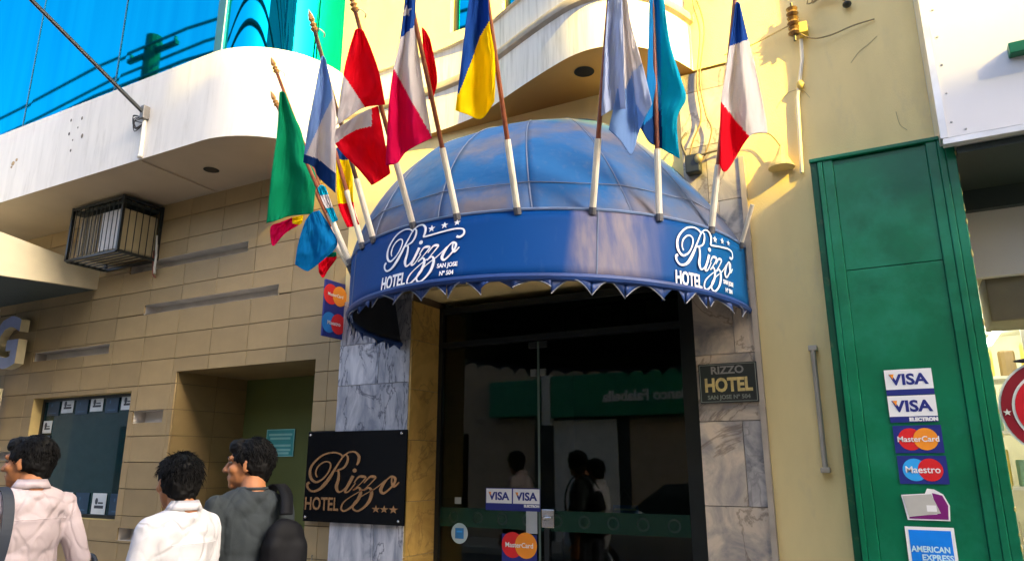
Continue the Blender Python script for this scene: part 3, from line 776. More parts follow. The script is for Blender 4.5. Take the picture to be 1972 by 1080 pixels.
a = dpt(1200, 990); t = thing('hanging_sign', 'small blue sign hanging on a string behind the right door leaf', 'sign', (a[0], DY+.06, a[1]-.07))
fn = front(a[0], a[1], DY+.05)
flat('board', *rect2d(-.085, -.055, .085, .055), fn, mat('hang_blue', (.05, .25, .75), rough=.4), t, .008)
flat('white_bar', *rect2d(-.075, .022, .075, .034), fn, M_paper, t, .001, .008)
MB().tube([(a[0]-.06, DY+.046, a[1]+.055), (a[0], DY+.03, a[1]+.16), (a[0]+.06, DY+.046, a[1]+.055)], .002, 5).build('string', mat('string', (.5, .45, .35)), t)

# ------------------------------------------------------------------ hotel logo in pen strokes (units of the plaque tracing, y up)
def sk(*p): return [(x, 1000-y, w) for x, y, w in p]
STROKES = [
 sk((168,505,.6),(150,462,.7),(165,400,.8),(210,352,.8),(262,336,.7),(298,362,.7),(293,420,.8),(262,482,.8),(218,530,.9),(160,558,1.1),(112,530,1.3),(90,470,1.4),(97,400,1.2),(140,330,1.0),(210,268,.9),(290,241,.8),(352,242,.8),(400,262,.8),(424,292,.7)),
 sk((432,262,.5),(405,310,.8),(352,405,1.0),(302,500,1.5),(250,580,1.7),(190,640,1.3),(122,656,1.0),(78,622,1.0),(70,580,1.3),(92,562,1.2)),
 sk((424,292,.5),(440,262,.7),(468,285,.9),(466,345,1.2),(430,405,1.0),(350,436,.6),(384,440,.9),(388,520,1.3),(372,600,1.6),(392,656,1.0),(432,645,.7),(470,605,.6)),
 sk((432,270,.6),(480,237,.7),(540,236,.9),(578,280,1.3),(576,340,1.2),(562,372,.8)),
 sk((532,485,1.5),(500,560,1.5),(462,640,1.3),(472,660,.8),(505,640,.6),(560,560,.5)),
 sk((545,560,.5),(585,500,.9),(625,492,1.4),(655,505,.8),(605,570,.5),(540,636,.5),(592,606,.9),(614,650,1.4),(595,725,1.5),(545,795,1.1),(472,850,.9),(432,832,.9),(452,765,.7),(525,700,.5),(640,625,.5)),
 sk((640,560,.5),(690,500,.9),(725,492,1.4),(748,505,.8),(698,570,.5),(640,636,.5),(692,606,.9),(718,652,1.4),(703,735,1.5),(655,805,1.1),(592,847,.9),(547,822,.9),(562,755,.7),(640,685,.5),(752,612,.5),(845,525,.5)),
 sk((862,515,.6),(826,565,1.3),(803,628,1.5),(828,660,1.1),(880,620,.8),(925,560,1.0),(932,508,1.2),(900,488,.9),(862,515,.6)),
 sk((905,490,.6),(902,545,.8),(922,588,1.1),(950,570,.8),(970,545,.6))]
DOT = disc2d(544, 1000-430, 22, 12)
HOOK = [sk((562,372,.8),(600,374,.9),(760,358,.9),(900,344,.9),(985,358,.9),(1002,405,1.0),(968,438,1.2),(930,428,1.3))]
def logo(fn, sc, ox, oy, m, parent, th, w=20, awning=False):
    """fn(x, y, h) in metres; the strokes are scaled by sc about (ox, oy)."""
    g2 = lambda x, y, h: fn((x-ox)*sc, (y-oy)*sc, h)
    V = []; F = []
    for i, s_ in enumerate(STROKES + (HOOK if awning else [])):
        v, f = ribbon(s_, w)
        v3, f3 = solid2d(v, f, (lambda i: (lambda x, y, h: g2(x, y, h + .0004*(i % 3))))(i), th)
        b = len(V); V += v3; F += [tuple(q+b for q in r_) for r_ in f3]
    v3, f3 = solid2d(*DOT, g2, th); b = len(V); V += v3; F += [tuple(q+b for q in r_) for r_ in f3]
    obj('script_lettering', V, F, m, parent)
    v, f = text2d('HOTEL', 185, 4.0, 'LEFT', .72)
    wd = max(p[0] for p in v); v = [(52 + x*350/wd, 1000-850 + y*1.02) for x, y in v]
    V, F = solid2d(v, f, g2, th); obj('block_lettering', V, F, m, parent)
    st = [(650, 300, 40), (790, 288, 38), (920, 278, 34)] if awning else [(765, 822, 42), (842, 822, 42), (927, 822, 44)]
    for (x, y, r_) in st:
        V, F = solid2d(*star2d(x, 1000-y, r_), g2, th); obj('star', V, F, m, parent)
    if awning:
        for (txt, y, s_) in (('SAN JOSE', 735, 62), ('Nº 504', 815, 62)):
            v, f = text2d(txt, s_, 1.5, 'CENTER', .8); V, F = solid2d([(x+865, 1000-y+yy) for x, yy in v], f, g2, th); obj('small_lettering', V, F, m, parent)

# black plaque with gilded logo, left of the door
pq = thing('hotel_plaque', 'square black plaque with gold Rizzo HOTEL script and three stars', 'plaque', (-3.54, -.05, 1.18))
PA, PB, PC, PD = -4.005, -3.075, 1.185, 1.83
MB().bbox(PA, PB, -.062, -.05, PC, PD, .003).build('board', M_plaque, pq)
fn = front(PA, PC, -.063)
logo(lambda x, y, h: fn(x*.945 + .02, y*.665-.015, h), .001, 60, 0, M_gold, pq, .004, w=21)
for (x, z) in ((PA+.03, PD-.025), (PB-.045, PD-.025), (PA+.03, PC+.03), (PB-.045, PC+.03)):
    MB().cap((x, -.030, z), .009, (x, -.066, z), .011).build('standoff', M_chrome, pq)

# small plaque on the right marble
sp = thing('small_plaque', 'small dark plaque reading RIZZO HOTEL on the right marble pillar', 'plaque', (-.85, -.04, 1.93))
MB().bbox(-1.012, -.686, -.052, -.032, 1.93, 2.155, .003).build('board', mat('plaque_dark', (.010, .016, .015), rough=.3), sp)
fn = front(-.849, 1.93, -.0525)
lettering('lettering', 'RIZZO', .060, fn, mat('plaque_grey', (.20, .20, .19), rough=.5), sp, .002, bold=.0015, wx=1.05, dy=.165)
lettering('lettering', 'HOTEL', .105, fn, M_goldpaint, sp, .002, bold=.004, wx=.80, dy=.066)
lettering('lettering', 'SAN JOSE Nº 504', .032, fn, mat('plaque_dim', (.15, .17, .15), rough=.5), sp, .002, bold=.0008, dy=.022)
mb = MB()
for (a, b, c, d) in ((.006, .320, .006, .010), (.006, .320, .215, .219), (.006, .010, .010, .215), (.316, .320, .010, .215)): mb.box(-1.012+a, -1.012+b, -.0545, -.0521, 1.93+c, 1.93+d)
mb.build('border', MATS['plaque_dim'], sp)

# blade sign with card logos at the left end of the awning
bl = thing('blade_sign', 'projecting blue sign with red, orange and blue card discs beside the awning', 'sign', (-3.77, -.05, 2.53))
MB().bbox(-3.785, -3.765, -.235, -.012, 2.53, 2.97, .003).build('board', M_navy, bl)
for z, c1, c2, tx, s_ in ((2.86, M_red, M_orange, 'MasterCard', .036), (2.64, mat('print_blue2', (.02, .22, .62), rough=.4), M_red, 'Maestro', .044)):
    discs_card(sideR(-.124, z, -3.7645), .22, .20, c1, c2, tx, bl, s_)
MB().tube([(-3.775, -.012, 2.90), (-3.775, .0, 2.90)], .012, 6).build('bracket', M_black, bl)

# ------------------------------------------------------------------ air conditioner in its cage
ac = thing('caged_air_conditioner', 'air conditioner in a dark metal cage under the balcony', 'air conditioner', (-6.6, -.2, 3.5))
AX0, AX1, AY0, AZ0, AZ1 = -6.99, -6.19, -.41, 3.50, 4.045
MB().bbox(AX0+.10, AX1-.03, AY0+.03, -.02, AZ0+.035, AZ1-.11, .012).build('casing', mat('ac_cream', (.58, .50, .30), rough=.5, var=.15, scale=5, dirt=(.25, .2, .12), dirt_amt=.3), ac)
MB().box(AX1-.34, AX1-.035, AY0+.022, AY0+.029, AZ0+.04, AZ1-.12).build('front_panel', mat('ac_grey', (.52, .50, .48), rough=.5), ac)
fins = MB()
fo = MB().box(AX0+.11, AX1-.35, AY0+.024, AY0+.029, AZ0+.04, AZ1-.12).build('coil', mat('ac_coil', (.17, .13, .07), rough=.6, var=.3, scale=30), ac)
for k in range(7): MB().box(AX0+.13+k*.048, AX0+.145+k*.048, AY0+.016, AY0+.0235, AZ0+.045, AZ1-.13).build('fin', mat('ac_fin', (.30, .25, .16), rough=.6), fo)
cgf = MB()
for x in (AX0, AX1):
    for y in (AY0, -.012): cgf.box(x-.013, x+.013, y-.013, y+.013, AZ0, AZ1)
for z in (AZ0, AZ1-.02):
    for y in (AY0, -.012): cgf.box(AX0+.0131, AX1-.0131, y-.012, y+.012, z-.012, z+.012)
    for x in (AX0, AX1): cgf.box(x-.012, x+.012, AY0+.0131, -.0251, z-.012, z+.012)
cg = cgf.build('cage_frame', M_black, ac)
for k in range(1, 12): MB().box(AX0+k*.067-.003, AX0+k*.067+.003, AY0-.010, AY0-.004, AZ0+.0121, AZ1-.0321).build('bar', M_black, cg)
for k in range(1, 6): MB().box(AX1+.003, AX1+.010, AY0+k*.068-.003, AY0+k*.068+.003, AZ0+.0121, AZ1-.0321).build('bar', M_black, cg)
for k in range(1, 7): MB().box(AX0+.0131, AX1-.0131, AY0+k*.058-.006, AY0+k*.058+.006, AZ0-.010, AZ0-.002).build('bar', M_black, cg)
MB().box(AX0+.014, AX1-.014, AY0+.014, -.03, AZ1-.07, AZ1-.04).build('cage_roof', mat('cage_roof', (.02, .03, .028), rough=.6), ac)
MB().tube([(-6.20, -.03, 3.75), (-6.17, -.03, 3.55), (-6.175, -.028, 3.42), (-6.15, -.035, 3.36)], .012, 6).build('drain_hose', M_conduit, ac)
MB().tube([(-6.22, -.03, 3.6), (-6.20, -.03, 3.45), (-6.17, -.04, 3.35), (-6.14, -.03, 3.32)], .008, 6).build('drain_hose', mat('hose_red', (.20, .04, .02), rough=.5), ac)

# ------------------------------------------------------------------ neighbour on the left: canopy and letters
N = thing('bank_canopy', 'cream canopy projecting from the neighbour at the far left', 'canopy', (-8, -.5, 3.3))
NU = -7.10
cv = [(NU, 0, 3.32), (NU, -2.0, 3.19), (NU, -2.0, 3.80), (NU, 0, 3.53)]
v = cv + [(-12, p[1], p[2]) for p in cv]
obj('slab', v, [(0, 1, 2, 3)[::-1], (0, 1, 5, 4), (1, 2, 6, 5), (2, 3, 7, 6)], mat('canopy_cream', (.68, .60, .40), rough=.6, var=.05), N)
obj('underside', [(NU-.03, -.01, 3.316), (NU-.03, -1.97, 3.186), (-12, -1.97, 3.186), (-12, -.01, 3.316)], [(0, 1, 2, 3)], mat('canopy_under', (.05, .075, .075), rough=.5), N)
M_letf = mat('letter_face', (.30, .36, .62), rough=.35); M_lets = mat('letter_side', (.62, .55, .34), rough=.5)
def chan_letter(ch, u, z, size, label, wx=1.0, depth=.09):
    v2, f2 = text2d(ch, size, size*.035, 'LEFT', wx)
    fn = front(u, z, -.05)
    V, F = solid2d(v2, f2, fn, depth)
    o = obj('sign_letter', V, F, [M_letf, M_lets], None, fmat=[0]*len(f2) + [1]*(len(F)-len(f2)))
    tag(o, label, 'letter', 'channel letters on the far-left wall')
    return o
chan_letter('G', -8.66, 2.60, .74, 'big pale blue channel letter G under the cream canopy')
chan_letter('J', -8.56, 1.97, .56, 'cream-edged channel letter below the pale blue G', depth=.07)

# ------------------------------------------------------------------ rod and fittings on the band
rod = thing('stay_rod', 'dark steel rod rising outwards from a bracket on the white balcony band', 'rod', (-5.36, -.83, 4.45))
e0 = Vector((-5.36, -.85, 4.47)); e1 = at(60, 0, -1.75); e2 = e0 + (e1-e0)*1.5
MB().tube([e0, e2], .017, 8).build('rod', M_black, rod)
MB().bbox(-5.385, -5.335, -.88, -.821, 4.42, 4.54, .005).build('bracket', mat('grey_bracket', (.20, .19, .17), rough=.5, metal=.5), rod)
MB().tube([(-5.37, -.835, 4.42), (-5.365, -.835, 4.10)], .018, 8).build('conduit', M_conduit, rod)
MB().ell((-5.37, -.835, 4.09), (.03, .02, .02)).build('conduit_box', M_conduit, rod)
for k in range(5):
    a = random.uniform(0, 6); MB().tube(crom([(-5.40, -.83, 4.45), (-5.45-random.uniform(0, .06), -.86, 4.44+random.uniform(-.05, .05)), (-5.43-random.uniform(0, .06), -.85, 4.38+random.uniform(-.05, .05)), (-5.39, -.83, 4.40)], 5), .004, 5).build('wire_tangle', M_cable, rod)
MB().bbox(e2.x-.35, e2.x+.2, e2.y-.02, e2.y+.02, e2.z-.5, e2.z-.02, .01).build('banner_board', mat('banner_yellow', (.65, .60, .10), rough=.5), rod)
# ------------------------------------------------------------------ fittings on the right-hand wall
ins = thing('insulator_rack', 'brown insulator stack with a yellow bracket on the sunlit cream wall', 'insulator', (-.30, -.02, 4.08))
for k in range(3):
    z = 4.10 + k*.065; MB().tube([(-.30, -.06, z), (-.30, -.06, z+.012), (-.30, -.06, z+.03), (-.30, -.06, z+.048)], [.022, .036, .024, .034], 12).build('insulator', mat('insulator_brown', (.14, .08, .03), rough=.3), ins)
MB().tube([(-.30, -.06, 4.06), (-.30, -.06, 4.32)], .008, 6).build('pin', M_black, ins)
MB().bbox(-.275, -.225, -.07, -.002, 4.10, 4.17, .005).build('bracket', mat('bracket_yellow', (.60, .48, .10), rough=.5), ins)
def cable(label, pts, r, m):
    return tag(MB().tube(crom(pts, 7), r, 6).build('wall_cable', m), label, 'cable')
cable('thin cable sagging right from the insulator stack to a wall hook', [(-.27, -.06, 4.10), (-.20, -.06, 4.045), (-.10, -.04, 4.05), (.02, -.03, 4.08), (.13, -.015, 4.095)], .0042, M_cablet)
cable('thin cable running left from the insulator stack behind the white flag', [(-.31, -.07, 4.17), (-.42, -.05, 4.15), (-.55, -.04, 4.12), (-.72, -.04, 4.10)], .0042, M_cablet)
cable('brown cable hanging down the marble beside the balcony end', [(-.85, -.04, 4.75), (-.89, -.05, 4.55), (-.86, -.05, 4.30), (-.90, -.055, 3.95), (-.89, -.055, 3.70), (-.95, -.06, 3.55), (-.99, -.06, 3.40)], .006, mat('cable_brown', (.20, .13, .05), rough=.6))
cable('second brown cable looping beside the balcony end', [(-.82, -.04, 4.78), (-.87, -.05, 4.60), (-.83, -.05, 4.33), (-.88, -.055, 3.98), (-.86, -.055, 3.72), (-.83, -.06, 3.60), (-.88, -.06, 3.45), (-.93, -.06, 3.38)], .0055, mat('cable_brown', (.20, .13, .05), rough=.6))
cable('dark cable loop ending at the black junction on the marble', [(-.99, -.05, 3.62), (-1.02, -.07, 3.55), (-.98, -.07, 3.42), (-.93, -.06, 3.38)], .008, M_cable)
jb = thing('junction_box', 'black cable junction on the marble behind the cyan flag', 'junction box', (-.93, -.05, 3.33))
MB().bbox(-1.0, -.91, -.10, -.032, 3.33, 3.45, .008).build('box', M_black, jb)
MB().ell((-.915, -.10, 3.41), (.025, .02, .03)).build('clamp', mat('clamp_tan', (.45, .35, .15), rough=.4, metal=.5), jb)
MB().tube([(-.92, -.08, 3.44), (-.80, -.05, 3.46), (-.73, -.045, 3.45)], .006, 6).build('lead', M_cable, jb)
kn = thing('cable_knot', 'coil of tan wire at the top of the brown cables', 'wire', (-.80, -.04, 4.6))
for k in range(6):
    MB().tube(crom([(-.80+.04*math.cos(a+k), -.05-.004*k, 4.63+.06*math.sin(a*1.0+k*.4)) for a in (0, 1.2, 2.4, 3.6, 4.8, 6.0)], 4), .005, 5).build('turn', mat('wire_tan', (.35, .24, .08), rough=.5), kn)
pipe = thing('wall_conduit', 'pale vertical conduit on the sunlit cream wall above the green cabinet', 'conduit', (-.33, -.02, 3.2))
MB().tube([(-.345, -.022, 3.23), (-.325, -.022, 3.70), (-.275, -.022, 3.95), (-.27, -.022, 4.08)], .011, 8).build('pipe', M_conduit, pipe)
MB().ell((-.30, -.03, 3.78), (.022, .02, .03)).build('coupling', mat('coupling', (.35, .28, .10), rough=.5), pipe)
cup = thing('wall_sconce', 'cream half-cup fitting on the sunlit wall left of the green cabinet', 'sconce', (-.44, -.05, 3.27))
MB().tube([(-.45, -.05, 3.27), (-.45, -.05, 3.285), (-.445, -.05, 3.34), (-.44, -.05, 3.40)], [.075, .07, .035, .015], 14).build('shade', mat('sconce_cream', (.62, .48, .20), rough=.6), cup)
MB().tube(crom([(-.44, -.05, 3.40), (-.50, -.05, 3.50), (-.60, -.05, 3.52), (-.66, -.05, 3.47)], 6), .005, 6).build('lead', M_cablet, cup)
hk = thing('wall_hook', 'rusty wire bunch hooked high on the cream wall by the sign board', 'wire', (-.0, -.03, 4.2))
MB().ell((-.0, -.035, 4.225), (.025, .03, .018)).build('hook', M_black, hk)
for k in range(6): MB().tube(crom([(-.0, -.04, 4.23), (-.03-.02*k, -.06, 4.30+.02*k), (-.07-.03*k+.05*random.random(), -.06, 4.28+.03*random.random()), (-.12, -.03, 4.33)], 4), .004, 5).build('strand', M_cablet, hk)
for i, (pts) in enumerate([[(-.02, 3.86), (.03, 3.92), (.08, 3.95), (.13, 3.99)], [(-.45, 3.68), (-.38, 3.76), (-.30, 3.76), (-.26, 3.70)], [(.17, 3.50), (.18, 3.42), (.21, 3.38)]]):
    tag(MB().tube(crom([(x, -.002, z) for x, z in pts], 5), .0013, 5).build('plaster_crack', mat('crack', (.40, .33, .20), rough=.9)), ['hairline crack slanting up on the cream wall', 'curved crack round the pale conduit', 'short crack near the white sign board edge'][i], 'crack')

# ------------------------------------------------------------------ across the street (seen in the reflections; tall blocks are added to shade the facade)
M_op = [mat('opposite_cream', (.50, .45, .36), rough=.8), mat('opposite_grey', (.35, .35, .34), rough=.8), mat('opposite_tan', (.42, .33, .24), rough=.8)]
M_opg = mat('opposite_glass', (.03, .04, .05), rough=.08); M_opw = mat('opposite_white', (.70, .70, .68), rough=.6)
YB = -9.6
def block(label, x0, x1, h, m, floors, nwin, depth=9, ground=3.6):
    t = thing('street_building', label, 'building', ((x0+x1)/2, YB, 0))
    MB().box(x0, x1, YB-depth, YB, -.12, h).build('wall', m, t)
    MB().box(x0-.05, x1+.05, YB-.2, YB+.18, h-.001, h+.22).build('cornice', M_opw, t)
    fh = (h-ground)/max(1, floors)
    for f in range(floors):
        for k in range(nwin):
            cx = x0 + (k+.5)*(x1-x0)/nwin; w = (x1-x0)/nwin*.55; z0 = ground + f*fh + fh*.25; z1 = ground + f*fh + fh*.82
            o = MB().box(cx-w/2, cx+w/2, YB-.01, YB+.03, z0, z1).build('window', M_opw, t)
            MB().box(cx-w/2+.06, cx-.03, YB+.025, YB+.04, z0+.06, z1-.06).build('pane', M_opg, o)
            MB().box(cx+.03, cx+w/2-.06, YB+.025, YB+.04, z0+.06, z1-.06).build('pane', M_opg, o)
    for k in range(max(1, nwin//2)):
        cx = x0 + (k+.5)*(x1-x0)/max(1, nwin//2); MB().box(cx-1.1, cx+1.1, YB-.01, YB+.03, 0, 2.7).build('shop_front', M_opg, t)
    return t
block('two-storey cream building across the street, far left', -60, -24, 6.4, M_op[0], 1, 10)
block('grey two-storey building across the street, left of the bank', -24, -9.2, 6.0, M_op[1], 1, 5)
bk = block('bank building across the street with a green sign', -9.2, 3.0, 5.6, M_op[2], 1, 4)
sg = MB().bbox(-6.75, -2.9, YB+.05, YB+.25, 2.55, 3.45, .02).build('fascia_sign', mat('bank_green', (.01, .22, .11), rough=.4), bk)
lettering('lettering', 'Banco Falabella', .30, plane_fn((-4.6, YB+.25, 2.86), (-1, 0, 0), (0, 0, 1), (0, 1, 0)), M_opw, sg, .02, bold=.010)
MB().box(-6.95, -6.76, YB+.05, YB+.27, 2.4, 3.5).build('pilaster', M_opw, bk)
MB().box(-6.75, -5.3, YB+.04, YB+.08, 0, 2.5).build('white_panel', M_opw, bk)
sg2 = MB().bbox(-8.3, -7.0, YB+.05, YB+.25, 2.6, 3.4, .02).build('fascia_sign', MATS['bank_green'], bk)
block('plain cream building across the street', 3.0, 5.2, 5.0, M_op[0], 1, 1)
block('tall grey block added across the street to shade the balcony band', 5.2, 15.35, 25.0, M_op[1], 7, 4, depth=12)  # unseen blocks added from here on; edges and roof heights shape the shadow
block('cream block added beside the tall grey one, roof height set for the shadow line', 15.35, 18.4, 16.5, M_op[0], 4, 1, depth=14)
block('tan block added across the street, far right, to shade the lower facade', 18.4, 70, 16.0, M_op[2], 4, 16, depth=14)
# utility poles with wires
wires = []
for (x, lab) in ((-17.9, 'dark utility pole across the street, left'), (14.0, 'dark utility pole across the street, right')):
    t = thing('utility_pole', lab, 'utility pole', (x, -8.4, 0))
    MB().tube([(x, -8.4, 0), (x, -8.4, 13.6)], [.30, .22], 12).build('pole', mat('tarred_wood', (.05, .04, .03), rough=.9), t)
    for z in (12.1, 13.1):
        MB().box(x-1.1, x+1.1, -8.46, -8.34, z-.06, z+.06).build('crossarm', MATS['tarred_wood'], t)
        for k in (-1, -.35, .35, 1): MB().tube([(x+k, -8.4, z+.06), (x+k, -8.4, z+.2)], .05, 8).build('insulator', mat('insulator_brown', (.14, .08, .03)), t)
    MB().cap((x+.45, -8.0, 10.6), .28, (x+.45, -8.0, 11.4), .28).build('transformer', mat('transformer_grey', (.25, .27, .27), rough=.5), t)
for i, (z, y, r_) in enumerate(((13.3, -8.1, .045), (13.25, -8.7, .045), (12.35, -8.15, .05), (11.4, -8.3, .07), (10.9, -8.45, .08))):
    pts = []
    for k in range(25):
        u = -52 + k*4.0; s_ = ((u+17.9) % 31.9)/31.9; pts.append((u, y, z - .9*4*s_*(1-s_)))
    tag(MB().tube(pts, r_, 5).build('overhead_wire', M_cable), ['highest', 'second highest', 'middle', 'second lowest', 'lowest'][i] + ' overhead wire of the five along the far pavement', 'wire', 'overhead wires')

# parked car on the street behind the viewer (seen in the door glass)
car = thing('parked_car', 'silver hatchback parked on the road, mirrored low in the door glass', 'car', (-2.9, -6.4, -.12))
CX, CY = -2.9, -6.4
def car_sec(x, zl, zh, w, roof): return (x, zl, zh, w, roof)
secs = [(-2.0, .35, .62, .62), (-1.9, .25, .78, .74), (-1.3, .22, .88, .82), (-.75, .22, .95, .84), (.9, .22, .97, .84), (1.6, .24, .98, .82), (1.92, .28, .93, .76), (2.0, .38, .75, .66)]
v = []; f = []; prof = [(-1, 0.0), (-1.02, .35), (-.98, .7), (-.86, .97), (-.4, 1.0), (.4, 1.0), (.86, .97), (.98, .7), (1.02, .35), (1, 0.0), (.6, -.08), (-.6, -.08)]
for (x, zl, zh, w) in secs: v += [(CX+x, CY+w*a, -.12+zl+(zh-zl)*b_) for a, b_ in prof]
n_p = len(prof)
for i in range(len(secs)-1):
    for k in range(n_p): f.append((i*n_p+k, i*n_p+(k+1) % n_p, (i+1)*n_p+(k+1) % n_p, (i+1)*n_p+k))
f += [tuple(range(n_p)), tuple(range((len(secs)-1)*n_p, len(secs)*n_p))[::-1]]
M_car = mat('car_silver', (.42, .43, .44), rough=.25, metal=.5, var=.03, coat=.5)
smoothby(obj('body', v, f, M_car, car), 40)
cab = [(-.95, .93, .80), (-.30, 1.42, .66), (1.15, 1.47, .66), (1.80, .98, .74)]
v = []
for (x, z_, w) in cab: v += [(CX+x, CY-w, -.12+z_), (CX+x, CY+w, -.12+z_)]
v += [(CX+.2, CY-.80, -.12+.94), (CX+.2, CY+.80, -.12+.94)]
obj('roof', [v[2], v[3], v[5], v[4]], [(0, 1, 2, 3)], M_car, car)
M_cg = mat('car_glass', (.02, .03, .035), rough=.06)
obj('windscreen', [v[0], v[1], v[3], v[2]], [(0, 1, 2, 3)], M_cg, car); obj('rear_window', [v[4], v[5], v[7], v[6]], [(0, 1, 2, 3)], M_cg, car)
for s_ in (0, 1): obj('side_window', [v[0+s_], v[2+s_], v[4+s_], v[6+s_]], [(0, 1, 2, 3)], M_cg, car)
for x in (-1.25, 1.30):
    for s_ in (-1, 1):
        w_ = MB().tube([(CX+x, CY+s_*.66, .18), (CX+x, CY+s_*.70, .18), (CX+x, CY+s_*.82, .18), (CX+x, CY+s_*.85, .18)], [.27, .30, .30, .27], 24).build('wheel', mat('tyre', (.02, .02, .02), rough=.8), car)
        MB().tube([(CX+x, CY+s_*.84, .18), (CX+x, CY+s_*.86, .18)], [.19, .17], 20).build('rim', M_chrome, w_)
for s_ in (-1, 1):
    MB().ell((CX-1.93, CY+s_*.55, .50), (.05, .15, .07)).build('headlight', M_white, car); MB().ell((CX+1.96, CY+s_*.60, .60), (.05, .10, .09)).build('tail_light', M_red, car)
    MB().ell((CX-.62, CY+s_*.92, .88), (.06, .09, .06)).build('wing_mirror', M_car, car)
MB().tube([(CX-.88, CY-.5, .86), (CX-.55, CY-.05, 1.12)], .010, 6).build('wiper', M_black, car); MB().tube([(CX-.88, CY+.1, .86), (CX-.55, CY+.5, 1.12)], .010, 6).build('wiper', M_black, car)
# ------------------------------------------------------------------ awning
C0, A0, B0, Z0 = -1.95, 1.25, 1.43, 2.45
C1, A1, B1, Z1 = -1.99, 1.29, 1.32, 2.822
APEX = 3.985
def val(t, h):
    a = Vector((C0 - A0*math.cos(t), -B0*math.sin(t), Z0)); b = Vector((C1 - A1*math.cos(t), -B1*math.sin(t), Z1)); return a.lerp(b, h)
def val_n(t):
    n = Vector((-math.cos(t)/A1, -math.sin(t)/B1, .12)); return n.normalized()
def dome(t, v):
    c = max(0.0, math.cos(v*math.pi/2))**1.158; s = math.sin(v*math.pi/2)**1.643
    return Vector((C1 + (-2.218-C1)*s - (A1*c + .434*(1-c))*math.cos(t), -B1*math.sin(t)*c, Z1 + (3.908-Z1)*s))

def fabric(name, base, fade_a, fade_b, fade_lo, fade_hi, zone=None, tan_band=None):
    """Sun-bleached awning cloth: base blue, bleached and dusty blotches, optional bleached zones."""
    m = bpy.data.materials.new(name); MATS[name] = m; n, b = nodes_of(m); L = n.links.new
    tc = n.nodes.new('ShaderNodeTexCoord')
    nz = n.nodes.new('ShaderNodeTexNoise'); nz.inputs['Scale'].default_value = 1.5; nz.inputs['Detail'].default_value = 9; nz.inputs['Roughness'].default_value = .62; nz.inputs['Distortion'].default_value = .25
    L(tc.outputs['Object'], nz.inputs['Vector'])
    fac = nz.outputs[0]
    sx = n.nodes.new('ShaderNodeSeparateXYZ'); L(tc.outputs['Object'], sx.inputs[0])
    if zone:
        for (axis, lo, hi, amt) in zone:
            zr = n.nodes.new('ShaderNodeMapRange'); zr.inputs[1].default_value = lo; zr.inputs[2].default_value = hi; zr.inputs[3].default_value = 0; zr.inputs[4].default_value = amt
            zr.interpolation_type = 'SMOOTHSTEP'
            L(sx.outputs[axis], zr.inputs[0]); ad = n.nodes.new('ShaderNodeMath'); L(fac, ad.inputs[0]); L(zr.outputs[0], ad.inputs[1]); fac = ad.outputs[0]
    r1 = n.nodes.new('ShaderNodeMapRange'); r1.inputs[1].default_value = fade_lo; r1.inputs[2].default_value = fade_hi; L(fac, r1.inputs[0])
    n2 = n.nodes.new('ShaderNodeTexNoise'); n2.inputs['Scale'].default_value = 2.7; n2.inputs['Detail'].default_value = 4; mp = n.nodes.new('ShaderNodeMapping'); mp.inputs['Location'].default_value = (5, 3, 1); L(tc.outputs['Object'], mp.inputs[0]); L(mp.outputs[0], n2.inputs['Vector'])
    r2 = n.nodes.new('ShaderNodeMapRange'); r2.inputs[1].default_value = .42; r2.inputs[2].default_value = .62; L(n2.outputs[0], r2.inputs[0])
    fm = n.nodes.new('ShaderNodeMix'); fm.data_type = 'RGBA'; L(r2.outputs[0], fm.inputs[0]); fm.inputs[6].default_value = (*fade_a, 1); fm.inputs[7].default_value = (*fade_b, 1)
    # streaks of dust running down
    m3 = n.nodes.new('ShaderNodeMapping'); m3.inputs['Scale'].default_value = (16, 16, .9); L(tc.outputs['Object'], m3.inputs[0])
    n3 = n.nodes.new('ShaderNodeTexNoise'); n3.inputs['Scale'].default_value = 1.5; n3.inputs['Detail'].default_value = 5; L(m3.outputs[0], n3.inputs['Vector'])
    r3 = n.nodes.new('ShaderNodeMapRange'); r3.inputs[1].default_value = .58; r3.inputs[2].default_value = .80; r3.inputs[4].default_value = .22; L(n3.outputs[0], r3.inputs[0])
    mx = n.nodes.new('ShaderNodeMix'); mx.data_type = 'RGBA'; L(r1.outputs[0], mx.inputs[0]); mx.inputs[6].default_value = (*base, 1); L(fm.outputs[2], mx.inputs[7])
    m4 = n.nodes.new('ShaderNodeMix'); m4.data_type = 'RGBA'; L(r3.outputs[0], m4.inputs[0]); L(mx.outputs[2], m4.inputs[6]); m4.inputs[7].default_value = (.20, .19, .24, 1)
    L(m4.outputs[2], b.inputs['Base Color']); b.inputs['Roughness'].default_value = .6; b.inputs['Specular IOR Level'].default_value = .10
    wn = n.nodes.new('ShaderNodeTexNoise'); wn.inputs['Scale'].default_value = 5; wn.inputs['Detail'].default_value = 3; L(tc.outputs['Object'], wn.inputs['Vector'])
    bp = n.nodes.new('ShaderNodeBump'); bp.inputs['Strength'].default_value = .35; bp.inputs['Distance'].default_value = .03; L(wn.outputs[0], bp.inputs['Height']); L(bp.outputs[0], b.inputs['Normal'])
    return m
M_dome = fabric('awning_dome_cloth', (.010, .10, .29), (.085, .11, .185), (.145, .135, .165), .44, .64, zone=[('Z', 3.5, 3.9, .16), ('Z', 3.10, 2.85, .10), ('X', -1.6, -1.0, .06)])
